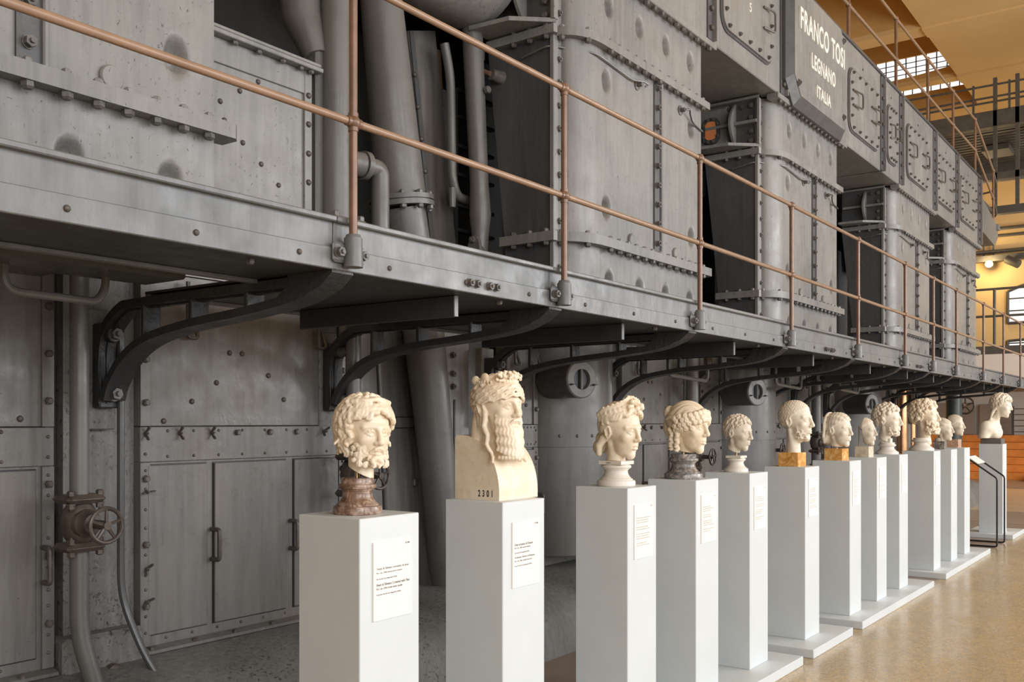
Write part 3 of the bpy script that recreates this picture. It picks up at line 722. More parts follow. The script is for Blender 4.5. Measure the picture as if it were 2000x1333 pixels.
# ------------------------------------------------------------------ casing below the walkway
YW = 4.2
def panel(label, x0, x1, doors, z_top=2.33, wings=True, handles=True, rim=True, near=True):
    t = thing('engine_casing', label, 'casing panel', ((x0+x1)/2, YW, .5), 'riveted casing panels under the walkway')
    W_ = x1-x0
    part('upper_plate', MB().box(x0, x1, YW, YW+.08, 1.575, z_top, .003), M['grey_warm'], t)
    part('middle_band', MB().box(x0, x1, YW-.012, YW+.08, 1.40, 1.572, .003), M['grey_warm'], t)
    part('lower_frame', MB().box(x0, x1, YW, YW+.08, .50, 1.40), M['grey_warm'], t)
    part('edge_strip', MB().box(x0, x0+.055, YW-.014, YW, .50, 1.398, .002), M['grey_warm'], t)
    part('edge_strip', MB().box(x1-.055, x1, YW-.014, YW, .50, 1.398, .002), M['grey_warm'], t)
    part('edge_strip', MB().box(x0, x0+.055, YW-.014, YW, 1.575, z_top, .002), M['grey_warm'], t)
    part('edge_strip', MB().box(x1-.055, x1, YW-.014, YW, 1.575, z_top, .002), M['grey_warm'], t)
    part('bottom_ledge', MB().prism([(YW,.50),(YW-.05,.485),(YW-.05,.47),(YW+.05,.47),(YW+.05,.5)], 'x', x0, x1), M['grey_warm'], t)
    ds = []
    for a, b in doors:
        d = part('door', MB().box(x0+a*W_, x0+b*W_, YW-.016, YW+.002, .555, 1.383, .003), M['grey_warm'], t); ds.append((d, x0+a*W_, x0+b*W_))
        part('door_gap', MB().box(x0+a*W_-.006, x0+b*W_+.006, YW-.004, YW+.001, .549, 1.389), M['black'], t)
    for d, a, b in ds:
        if handles and b-a > .25: grip(d, b+.035, .885, 1.04, .055, YW-.014, M['bolt_dark'], .0125)
    for px in ((x0+.028), (x1-.028)):
        for z in (1.90, 1.69, 2.11, 1.32, 1.0, .70): fix('bolt', 'bolt', (px, YW-.014, z), '-y', .036, t, M['bolt_dark'])
        if near:
            for z in (1.44, 1.53, 1.36, 1.27, 1.17, 1.08, .95, .85, .78, .65, .57): fix('rivet', 'rivet', (px, YW-.014, z), '-y', .016, t, M['bolt_dark'])
    if near:
        for k in range(1, 9):
            x = x0+W_*k/9.0
            fix('rivet', 'rivet', (x, YW-.012, 1.552), '-y', .016, t, M['bolt_dark']); fix('rivet', 'rivet', (x, YW-.012, 1.425), '-y', .016, t, M['bolt_dark'])
            fix('rivet', 'rivet', (x, YW, .527), '-y', .016, t, M['bolt_dark'])
        for k in range(6): fix('bolt', 'bolt', (x0+.05+W_*.9*k/5, YW-.035, .487), 'z', .03, t, M['bolt_dark'])
    for fx, fz in ((.33,1.80),(.39,1.96),(.45,1.96),(.22,1.70),(.58,1.85),(.66,1.72),(.1,1.60),(.93,1.61)):
        fix('rivet', 'rivet', (x0+W_*fx, YW, fz), '-y', .03, t, M['bolt_dark'])
    if wings:
        for fx in (.02, .16, .30, .87): fix('wing_nut', 'wing_nut', (x0+W_*fx, YW-.014, 1.54), '-y', .055, t, M['bolt_dark'], RB.uniform(.6,2.2))
        for fx in (.42, .58, .72): fix('bolt', 'bolt', (x0+W_*fx, YW-.012, 1.54), '-y', .034, t, M['bolt_dark'])
        for z in (.62, 1.155, .78): fix('wing_nut', 'wing_nut', (x0+.03, YW-.014, z+.1), '-y', .055, t, M['bolt_dark'], RB.uniform(0,2))
    for fx in (.18, .82):
        part('lifting_eye', MB().tube(bend([(x0+W_*fx,YW-.045,2.3), (x0+W_*fx,YW-.045,2.02), (x0+W_*fx+.06,YW-.045,2.02), (x0+W_*fx+.06,YW-.01,2.12)], .02, 3), .011, 7), M['bolt_dark'], t)
    return t
def w_(px): return UY(px, 800, YW)[0]
D3 = ((.03,.28),(.315,.665),(.71,.955))
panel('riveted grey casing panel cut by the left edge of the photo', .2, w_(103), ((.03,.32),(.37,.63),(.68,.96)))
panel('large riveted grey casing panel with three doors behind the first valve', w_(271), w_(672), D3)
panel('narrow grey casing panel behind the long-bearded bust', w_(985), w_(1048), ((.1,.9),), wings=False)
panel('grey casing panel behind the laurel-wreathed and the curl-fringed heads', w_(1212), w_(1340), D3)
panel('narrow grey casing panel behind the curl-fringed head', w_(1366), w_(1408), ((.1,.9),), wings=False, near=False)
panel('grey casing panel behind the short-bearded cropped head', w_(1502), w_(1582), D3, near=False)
# masonry-like foot and rough pillar strips between the panels
solo('engine_kerb', MB().prism([(YW-.0,.47),(YW-.15,.455),(YW-.34,.42),(YW-.50,.34),(YW-.58,.22),(YW-.62,0),(YW+.48,0),(YW+.48,.47)], 'x', -1.0, 21), M['grey_rough'], 'long rough grey kerb of the engine along the floor', 'kerb')
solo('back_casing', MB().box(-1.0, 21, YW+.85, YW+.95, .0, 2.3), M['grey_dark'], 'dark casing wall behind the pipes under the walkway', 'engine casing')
for a, b, lb in ((103,271,'rough-plastered grey pillar behind the first valve and pipes'), (1168,1212,'rough grey pillar beside the first porthole drum'), (1340,1366,'rough grey pillar behind the curl-fringed head'), (1482,1502,'rough grey pillar beside the second porthole drum'), (1582,1606,'rough grey pillar past the short-bearded head')):
    xa, xb_ = w_(a)+.02, w_(b)-.001
    t = thing('casing_pillar', lb, 'pillar', ((xa+xb_)/2, YW, .3), 'pillars between the casing panels')
    mid = xa+(xb_-xa)*.46
    part('pillar', MB().box(xa+.05, xb_, YW+.04, YW+.5, .47, 2.33), M['grey_rough'], t)
    part('recessed_side', MB().box(xa, xa+.05, YW+.1, YW+.5, .47, 2.33), M['grey_dark'], t)
    part('foot_block', MB().box(xa, xb_, YW-.06, YW+.3, .42, .62, .02), M['grey_rough'], t)
# pipes with valves standing in front of the pillars
def handwheel(parent, c, ax, R, mat):
    c = Vector(c); mb = MB(); n = 24
    u, v = (Vector((1,0,0)), Vector((0,0,1))) if ax == 'y' else (Vector((0,1,0)), Vector((0,0,1)))
    axis = u.cross(v)
    ring = [c+u*R*math.cos(2*math.pi*k/n)+v*R*math.sin(2*math.pi*k/n) for k in range(n+1)]
    mb.tube(ring, R*.13, 8, cap=False)
    for k in range(5):
        q = 2*math.pi*k/5+.3; d = u*math.cos(q)+v*math.sin(q)
        mb.tube([c, c+d*R], [R*.13, R*.09], 6)
    mb.cyl(c-axis*R*.2, c+axis*R*.2, R*.25, n=12)
    return part('handwheel', mb, mat, parent)
def valve(label, px, Y, zc, r, ax, foot_bend=True, group='handwheel valves on the lower pipes'):
    x = UY(px, 900, Y)[0]
    t = thing('valve_pipe', label, 'pipe valve', (x, Y, 0), group)
    part('upper_pipe', MB().cyl((x,Y,zc+.11), (x,Y,2.6), r, n=18), M['pipe'], t)
    low = [(x,Y,zc-.11), (x,Y,.66), (x+.05,Y-.03,.45), (x+.16,Y-.05,.05)] if foot_bend else [(x,Y,zc-.11), (x,Y,.02)]
    part('lower_pipe', MB().tube(bend(low, .25, 6), r, 18), M['pipe'], t)
    part('flange', MB().box(x-.09, x+.09, Y-.075, Y+.075, zc+.085, zc+.125, .018), M['valve'], t)
    part('flange', MB().box(x-.09, x+.09, Y-.075, Y+.075, zc-.125, zc-.085, .018), M['valve'], t)
    for s in (-.066, .066):
        fix('bolt', 'bolt', (x+s, Y-.05, zc+.125), 'z', .035, t, M['valve']); fix('bolt', 'bolt', (x+s, Y-.05, zc-.125), '-z', .035, t, M['valve'])
        fix('nut', 'nut', (x+s, Y-.05, zc+.085), '-z', .032, t, M['valve']); fix('nut', 'nut', (x+s, Y-.05, zc-.085), 'z', .032, t, M['valve'])
    part('valve_body', MB().lathe([(.045,-.09),(.065,-.06),(.078,0),(.065,.06),(.045,.09)], (x,Y,zc), 20).lathe([(.07,.0),(.062,.07),(.048,.085),(.042,.11),(.02,.112),(.02,.2)], (x,Y,zc), 18, 'y'), M['valve'], t)
    handwheel(t, (x, Y-.21, zc), 'y', .073, M['valve'])
    return t
valve('grey pipe with a brown handwheel valve at the left of the photo', 155, 4.02, 1.155, .04, 'y')
valve('grey pipe with a handwheel valve partly hidden by the curly-bearded head', 690, 4.02, 1.29, .045, 'y')
valve('grey pipe with a handwheel valve behind the curl-fringed head', 1352, 4.02, 1.26, .06, 'y', False)
valve('grey pipe with a handwheel valve left of the short-bearded head', 1493, 4.02, 1.28, .06, 'y', False)
valve('grey pipe with a handwheel valve left of the ribbed-hair head', 1594, 4.02, 1.33, .06, 'y', False)
t = solo('thin_pipe', MB().tube(bend([(w_(217)+.0,4.12,2.1), (w_(217),4.12,1.0), (w_(217),4.12,.78), (w_(217)+.06,4.02,.5), (w_(250)+.05,3.9,.3), (w_(250)+.06,3.85,.02)], .15, 5), .017, 10), M['pipe_dark'], 'thin dark conduit right of the first valve, bending to the floor', 'pipe')
t = solo('thin_pipe', MB().tube([(w_(724),4.15,2.2), (w_(752),4.15,.3)], .016, 10), M['pipe_dark'], 'thin leaning conduit behind the curly-bearded head', 'pipe')
p = UX(193, 1286, 2.55)
t = thing('drain_plug', 'small round drain plug low on the grey foot by the left pipe', 'plug', (2.52, 3.9, .4))
part('ring', MB().lathe([(.045,-.05),(.045,.02),(.03,.03),(.02,.03)], (2.54, 4.12, .43), 16, 'y'), M['valve'], t)
# plain upright pipes
for px, r, Y, lb in ((1184,.055,4.05,'plain grey upright pipe beside the first porthole drum'), (1512-17,.0,0,None)):
    if lb: solo('upright_pipe', MB().cyl((UY(px,800,Y)[0],Y,0.0), (UY(px,800,Y)[0],Y,2.6), r, n=18), M['pipe'], lb, 'pipe')
# drums with portholes
def drum(label, xa, xb_, porthole, pxy):
    cx = (xa+xb_)/2; r = (xb_-xa)/2
    t = thing('porthole_drum', label, 'drum', (cx, YW, .5), 'upright drums with round portholes')
    part('drum', MB().cyl((cx,YW+.18,.56), (cx,YW+.18,2.33), r*1.03, n=48), M['pipe'], t)
    part('drum_foot', MB().box(xa, xb_, YW-.02, YW+.3, .47, .56, .01), M['pipe'], t)
    part('band', MB().cyl((cx,YW+.18,1.40), (cx,YW+.18,1.57), r*1.03+.008, n=48), M['pipe'], t)
    part('side_strip', MB().box(xb_-.07, xb_, YW-.02, YW+.1, .5, 2.33, .003), M['grey_dark'], t)
    for k in range(11): fix('bolt', 'bolt', (xb_-.035, YW-.02, .6+k*.16), '-y', .036, t, M['bolt_dark'])
    for q in (-2.4,-2.1,-1.8,-1.5,-1.2):
        fix('rivet', 'rivet', (cx+r*1.04*math.cos(q), YW+.18+r*1.04*math.sin(q), 1.485), '-y', .028, t, M['bolt_dark'])
    if porthole:
        pc = Vector(UY(pxy[0], pxy[1], YW+.10-r)); dr = Vector((-.33,-.95,0)).normalized()
        ph = part('porthole', MB().cyl(pc-dr*.3, pc+dr*.05, .138, n=36), M['pipe_dark'], t)
        ring = MB(); n = 32; u = Vector((-dr.y,dr.x,0)); v = Vector((0,0,1)); vv = []; ff = []
        for rr, dd in ((.142,.05),(.142,.07),(.132,.078),(.078,.078),(.07,.06),(.07,.04)):
            for k in range(n): vv.append(pc+dr*dd+(u*math.cos(2*math.pi*k/n)+v*math.sin(2*math.pi*k/n))*rr)
        for a in range(5): ff += [(a*n+k, a*n+(k+1) % n, (a+1)*n+(k+1) % n, (a+1)*n+k) for k in range(n)]
        part('porthole_ring', ring.add(vv, ff), M['pipe'], t)
        part('porthole_glass', MB().cyl(pc+dr*.03, pc+dr*.055, .072, n=28), M['black'], t)
        part('bar', MB().cyl(pc+dr*.07+v*.075, pc+dr*.07-v*.075, .010, n=8), M['pipe'], t)
        for s in (-1, 1): fix('wing_nut', 'wing_nut', pc+dr*.078+u*.105*s-v*.04, '-y', .045, t, M['bolt_dark'])
    return t
drum('grey upright drum with a round porthole right of the long-bearded bust', w_(1048), w_(1168), True, (1124,742))
drum('grey upright drum with a round porthole behind the small boy head', w_(1408), w_(1482), True, (1468,766))
drum('grey upright drum behind the ribbed-hair head', 13.9, 14.9, True, (1694,790))
# recess between the first and second panel under the walkway
t = thing('recess_plate', 'grey riveted plates in the recess behind the leaning pipe', 'casing plate', (4.9, 4.6, .4))
xa, xb_ = w_(680), 5.72
part('plate', MB().box(xa, 5.05, 4.5, 4.55, .4, 1.55).box(xa, 5.05, 4.5, 4.55, 1.63, 2.5), M['grey_warm'], t)
part('plate', MB().box(xa, 5.05, 4.485, 4.55, 1.555, 1.625), M['grey_warm'], t)
part('side_casing', MB().box(5.05, 5.45, 4.28, 4.6, .4, 2.55, .03), M['grey_warm'], t)
part('slot', MB().box(5.21, 5.225, 4.272, 4.3, .9, 1.75), M['black'], t)
part('slanting_plate', MB().prism([(5.38,4.28),(5.5,4.2),(5.72,4.35),(5.72,4.7),(5.38,4.7)], 'z', .4, 2.55), M['grey_dark'], t)
part('upright_bar', MB().box(5.68, 5.72, 4.16, 4.22, .5, 2.5, .004), M['grey_warm'], t)
for z in (2.06, 1.93, 1.84): fix('nut', 'nut', (5.2, 4.28, z), '-y', .04, t, M['bolt_dark'])
part('latch', MB().box(5.02, 5.06, 4.47, 4.5, 1.15, 1.2, .004), M['grey_warm'], t)
solo('shade_filler', MB().box(.6, 2.38, 3.34, 3.62, 2.17, 2.30, .01).box(.6, 2.1, 3.62, 3.95, 2.2, 2.29, .01), M['pipe_dark'], 'added dark pipe and shade duct under the walkway at the left edge of the photo', 'filler')  # added box: stands for dark pipes and shades the bright gap
# small supply pipes hanging under the walkway at the left
t = thing('supply_pipe', 'bent grey supply pipe hanging under the walkway at the left edge', 'pipe', (1.8, 3.6, 1.9))
Ys = 3.55
q = [UY(*p, Ys) for p in ((8,490),(8,567),(190,590),(206,565),(207,520))]
part('pipe', MB().tube(bend(q, .06, 6), .016, 10), M['pipe'], t)
for p in (q[0], q[-1]):
    part('union_nut', MB().cyl((p[0],Ys,p[2]+.055), (p[0],Ys,p[2]), .04, n=6), M['bolt_dark'], t)
    part('connector', MB().cyl((p[0],Ys,p[2]), (p[0],Ys,p[2]-.03), .032, n=10).cyl((p[0],Ys,p[2]+.05), (p[0],Ys,2.3), .03, n=10), M['bolt_dark'], t)
for k, x in enumerate((7.9, 10.3, 12.4)):
    t = thing('supply_pipe', 'bent grey supply pipe under the walkway ' + ('near the laurel-wreathed head', 'near the small boy head', 'near the ribbed-hair head')[k], 'pipe', (x, 3.6, 1.9), 'small supply pipes under the walkway')
    part('pipe', MB().tube(bend([(x-.75,3.6,2.14), (x-.75,3.6,1.98), (x,3.6,1.95), (x+.02,3.6,2.2)], .06, 5), .017, 10), M['pipe'], t)
    part('union_nut', MB().cyl((x+.02,3.6,2.1), (x+.02,3.6,2.2), .04, n=6), M['bolt_dark'], t)
# ------------------------------------------------------------------ walkway in front of the engine
YD = 2.60
PX = [690, 1102, 1367, 1546, 1676, 1768, 1823, 1868, 1921, 1960, 1993]
YP = 2.555
XP = [UY(p, 600, YP)[0] for p in PX]
XEND = 20.4
wk = thing('walkway', 'long grey steel walkway projecting from the engine above the busts', 'walkway', (9, 3.2, 2.15))
edges = [-.5] + [x-.055 for x in XP] + [XEND]
inner = [3.06, 3.78, 3.78, 3.35, 3.35, 3.78, 3.4, 3.4, 3.78, 3.78, 3.78, 3.78]
for k in range(len(edges)-1):
    a, b = edges[k]+.002, edges[k+1]-.002
    part('fascia', MB().box(a, b, YD+.004, YD+.03, 2.165, 2.335, .002), M['deck'], wk)
    part('lower_band', MB().box(a-.002, b+.002, YD-.008, YD+.012, 2.155, 2.235, .003), M['deck'], wk)
    part('top_lip', MB().box(a, b, YD-.022, YD+.16, 2.328, 2.348, .004), M['deck'], wk)
    part('floor_plate', MB().box(a, b, YD+.03, inner[k], 2.318, 2.330), M['deck'], wk)
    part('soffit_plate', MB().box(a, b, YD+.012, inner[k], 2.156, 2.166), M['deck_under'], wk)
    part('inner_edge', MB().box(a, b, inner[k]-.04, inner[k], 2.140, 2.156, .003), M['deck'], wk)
    n = max(2, int((b-a)/.42))
    for j in range(n):
        x = a+(b-a)*(j+.6)/n
        fix('rivet', 'rivet', (x, YD-.008, 2.195), '-y', .022, wk, M['bolt_dark'])
    fix('bolt', 'bolt', (b-.32, YD+.07, 2.156), '-z', .032, wk, M['bolt'])
    if k in (0, 1, 4, 6, 9) and k > 0:
        xm = a+(b-a)*.62
        for j, dx in enumerate((-.1,-.05,.04,.09)): fix('nut', 'nut', (xm+dx, YD-.008, 2.197), '-y', .034, wk, M['bolt'])
# beams under the plates, stiffening each bay
for k in range(len(XP)):
    a = XP[k-1] if k else 1.0
    x = XP[k]-(XP[k]-a)*.46
    if k in (0,): continue
    bm_ = thing('cross_beam', '%s dark flat beam from the left under the walkway, between two brackets' % ('', 'first', 'second', 'third', 'fourth', 'fifth', 'sixth', 'seventh', 'eighth', 'ninth', 'tenth')[k], 'beam', (x, 3.1, 2.05), 'cross beams under the walkway')
    part('beam', MB().box(x-.012, x+.012, 2.70, min(3.7, inner[k]+.2), 2.06, 2.154, .003), M['deck_under'], bm_)
    part('beam_end', MB().box(x-.0125, x+.0125, 2.696, 2.702, 2.062, 2.153), M['deck'], bm_)

# cast brackets
def strip2(path, th):
    P = [Vector((p[0], p[1])) for p in path]; L = []; R = []
    for i, p in enumerate(P):
        d = (P[min(i+1, len(P)-1)]-P[max(i-1, 0)]).normalized(); nrm = Vector((-d.y, d.x))
        L.append(p+nrm*th/2); R.append(p-nrm*th/2)
    return [tuple(p) for p in L] + [tuple(p) for p in reversed(R)]
def curve(pts, n=6):
    """Catmull-Rom through points"""
    P = [Vector(p) for p in pts]; P = [P[0]*2-P[1]] + P + [P[-1]*2-P[-2]]; out = []
    for i in range(1, len(P)-2):
        for k in range(n):
            t = k/n
            out.append(.5*((2*P[i])+(P[i+1]-P[i-1])*t+(2*P[i-1]-5*P[i]+4*P[i+1]-P[i+2])*t*t+(3*P[i]-P[i-1]-3*P[i+1]+P[i+2])*t**3))
    out.append(P[-2]); return out
ORD = ['first', 'second', 'third', 'fourth', 'fifth', 'sixth', 'seventh', 'eighth', 'ninth', 'tenth', 'eleventh']
lowc = curve([(2.64,2.150),(2.70,2.105),(2.82,2.068),(3.1,2.036),(3.5,2.005),(3.78,1.96),(3.95,1.885),(4.06,1.78),(4.10,1.70)])
upc = curve([(2.72,2.128),(3.3,2.128),(3.85,2.124),(3.98,2.11),(4.11,2.02),(4.15,1.9),(4.15,1.68)])
for k, x0 in enumerate(XP):
    x = x0-.01
    dz = 0.0
    t = thing('bracket', '%s cast iron arched bracket from the left under the walkway' % ORD[k], 'bracket', (x, 3.4, 1.66), 'arched brackets under the walkway')
    part('lower_chord', MB().prism(strip2(lowc, .034), 'x', x-.055, x+.055), M['iron'], t, ang=40)
    part('upper_chord', MB().prism(strip2(upc, .036), 'x', x-.05, x+.05).prism(strip2(upc, .052), 'x', x-.014, x+.014), M['iron'], t, ang=40)
    part('tip', MB().prism([(2.60,2.155),(2.60,2.145),(2.66,2.10),(2.74,2.075),(2.90,2.075),(2.84,2.12),(2.84,2.155)], 'x', x-.054, x+.054), M['iron'], t)
    for y, z0, z1 in ((3.10,2.045,2.12),(3.46,2.015,2.12),(3.80,1.965,2.12)):
        part('strut', MB().box(x-.045, x+.045, y-.012, y+.012, z0, z1, .004), M['iron'], t)
    part('foot_plate', MB().box(x-.045, x+.06, 4.13, 4.2+.05, 1.66, 2.05, .006), M['iron'], t)
    part('foot_block', MB().box(x-.07, x+.07, 4.19, 4.26, 1.56, 2.12, .006), M['grey_rough'], t)
    for z in (2.0, 1.725):
        part('boss', MB().cyl((x,4.15,z), (x,4.085,z), .042, .036, n=16), M['iron'], t)
        fix('nut', 'nut', (x, 4.088, z), '-y', .055, t, M['bolt'])

# railing of the walkway
rl = thing('railing', 'copper-brown two-rail tube railing along the walkway', 'railing', (9, YP, 2.16))
ZR1, ZR2 = UY(1102,173,YP)[2], UY(1102,383,YP)[2]
for k, x in enumerate(XP):
    part('post', MB().cyl((x,YP,2.27), (x,YP,ZR1), .0155, n=14), M['copper'], rl)
    for z in (ZR1, ZR2):
        part('ball_joint', MB().sphere((x,YP,z), .027, 16, 10).cyl((x-.034,YP,z), (x+.034,YP,z), .0185, n=14).cyl((x,YP,z-.034), (x,YP,z+(.034 if z < ZR1 else .02)), .019, n=14), M['copper'], rl)
    sk = part('socket', MB().cyl((x,YP,2.165), (x,YP,2.272), .036, .034, n=20).cyl((x,YP,2.272), (x,YP,2.285), .031, .026, n=20).box(x-.08, x+.08, YP+.015, YD-.008, 2.18, 2.255, .012), M['deck'], rl)
    for s in (-.06, .06): fix('nut', 'nut', (x+s, YP+.015, 2.215), '-y', .036, sk, M['bolt'])
XS = [-.3] + XP + [19.6]
for z in (ZR1, ZR2):
    for a, b in zip(XS[:-1], XS[1:]):
        part('rail', MB().cyl((a,YP,z), (b,YP,z), .0145, n=14), M['copper_light'], rl)
    part('sleeve', MB().cyl((3.63,YP,z), (3.70,YP,z), .0150, n=14), M['copper_light'], rl)

# railing on top of the engine boxes
r2 = thing('upper_railing', 'brown tube railing on top of the engine boxes', 'railing', (16, 3.62, 6.2))
UXS = [8.0, 10.0, 12.055, 14.271, 16.162, 18.0, 19.93]
for x in UXS:
    part('post', MB().cyl((x,3.62,6.2), (x,3.62,7.31), .022, n=10), M['copper'], r2)
    part('post_foot', MB().lathe([(.05,0),(.045,.05),(.03,.07)], (x,3.62,6.2), 12), M['grey'], r2)
    for z in (6.73, 7.31): part('ball_joint', MB().sphere((x,3.62,z), .036, 12, 8), M['copper'], r2)
for a, b in zip(UXS[:-1], UXS[1:]):
    for z in (6.73, 7.31): part('rail', MB().cyl((a,3.62,z), (b,3.62,z), .020, n=10), M['copper_light'], r2)
part('post', MB().cyl((21.8,3.62,5.6), (21.8,3.62,6.74), .022, n=10), M['copper'], r2)
for za, zb in ((7.31,6.74), (6.73,6.165)):
    part('rail', MB().cyl((19.93,3.62,za), (21.8,3.62,zb), .020, n=10), M['copper_light'], r2)
    part('ball_joint', MB().sphere((21.8,3.62,zb), .036, 12, 8), M['copper'], r2)
    part('end_loop', MB().tube(bend([(21.8,3.62,zb), (22.5,3.65,zb-.28), (22.5,4.2,zb-.32), (21.5,4.6,zb-.3)], .25, 6), .02, 8), M['bolt_dark'], r2)
t = thing('end_step', 'pale sloping step platform past the end of the engine boxes', 'platform', (21, 4, 5.2))
part('platform', MB().prism([(20.1,5.9),(21.9,5.58),(21.9,5.35),(21.5,5.15),(20.1,5.25)], 'y', 3.55, 4.6), M['deck'], t)
part('post_foot', MB().lathe([(.07,0),(.06,.1),(.03,.13)], (21.8,3.56,5.5), 12), M['deck'], t)
# ------------------------------------------------------------------ pedestals with label cards
def DIST(x, y): return x*CT+y*ST
YPF = 2.31
PEDX = [2.318, 3.124, 4.151, 4.924, 5.693, 6.698, 7.733, 8.496, 9.231, 10.579, 11.399, 12.104, 14.623]
PEDZ = [1.271, 1.271, 1.270, 1.270, 1.275, 1.274, 1.283, 1.286, 1.290, 1.290, 1.286, 1.290, 1.285]
SLABS = [(1.95,2.85,'under the first pedestal'), (2.9,3.75,'under the second pedestal'), (3.85,4.62,'under the third pedestal'), (4.72,6.235,'under the fourth and fifth pedestals'),
         (6.44,7.32,'under the sixth pedestal'), (7.562,9.922,'under the seventh to ninth pedestals'), (10.443,12.85,'under the tenth to twelfth pedestals'), (14.48,15.43,'under the last separate pedestal')]
for a, b, w in SLABS:
    solo('pedestal_slab', MB().box(a, b, 2.163, 2.78, 0, .06, .004), M['ped'], 'low white base slab ' + w, 'base slab', 'white base slabs on the floor')
PLAB = ['under the curly-bearded head on brown stone', 'under the long-bearded herm bust', 'under the laurel-wreathed head', 'under the curl-fringed head on grey stone',
        'under the small short-haired boy head', 'under the cropped short-bearded head', 'under the ribbed-hair head on onyx', 'under the narrow face fragment',
        'under the curly-haired head in profile', 'under the curly full-bearded head', 'under the small scarfed head', 'under the veiled face fragment', 'under the bare-shouldered bust, standing apart']
TXT = {0: [('Testa di Silvano coronato di pino', .175, .0075), ('M.C. inv. 2396 marmo greco insulare', .14, .005), ('', 0, 0), ('Da via dei Fori Imperiali (1933)', .11, .005), ('', 0, 0),
           ('Head of Silvanus Crowned with Pine', .18, .0075), ('M.C. inv. 2396 Greek insular marble', .14, .005), ('', 0, 0), ('From the Via dei Fori Imperiali (1933)', .13, .005)],
       1: [('Erma arcaistica di Dioniso', .14, .0075), ('M.C. inv. 2301, marmo lunense', .12, .005), ('', 0, 0), ('Da via dei Fori Imperiali (1933)', .11, .005), ('', 0, 0),
           ('Archaistic Herma of Dionysus', .155, .0075), ('M.C. inv. 2301, marble from Luni', .13, .005), ('', 0, 0), ('From Via dei Fori Imperiali (1933)', .13, .005)]}
NUM = {0: 'II.86', 1: 'II.86'}
PW = .30
for i, (x, zt) in enumerate(zip(PEDX, PEDZ)):
    t = thing('pedestal', 'tall white square pedestal ' + PLAB[i], 'pedestal', (x+.15, YPF+.15, .06), 'white pedestals in a row')
    part('plinth', MB().box(x, x+PW, YPF, YPF+.30, .06, zt, .003), M['ped'], t)
    cx0, cx1, cz1 = x+.06, x+.255, zt-.085
    cz0 = cz1-.27
    cd = part('label_card', MB().box(cx0, cx1, YPF-.006, YPF+.001, cz0, cz1, .001), M['card'], t)
    yy = YPF-.0062
    if i in TXT:
        z = cz1-.098
        for s, wd, hh in TXT[i]:
            if s: text_mesh(s, wd*.92, hh*1.25, .0006, M['ink'], cx0+.015, z, yy, 'lettering', cd)
            z -= .0125 if s else .008
        text_mesh(NUM[i], .022, .007, .0006, M['ink'], cx1-.035, cz1-.018, yy, 'lettering', cd)
    else:
        # lines of print too small to read
        mb = MB(); z = cz1-.07; rr = random.Random(i)
        for g, nl in ((0,3),(1,2),(2,3),(3,2)):
            for k in range(nl):
                L_ = rr.uniform(.09, .15); xx = cx0+.018
                while xx < cx0+.018+L_:
                    w2 = rr.uniform(.008, .024); mb.box(xx, min(xx+w2, cx0+.018+L_), yy-.0004, yy, z, z+.0036); xx += w2+.004
                z -= .0115
            z -= .011
        mb.box(cx1-.03, cx1-.012, yy-.0004, yy, cz1-.016, cz1-.010)
        o = part('print_lines', mb, M['ink_pale'], cd); o['kind'] = 'stuff'

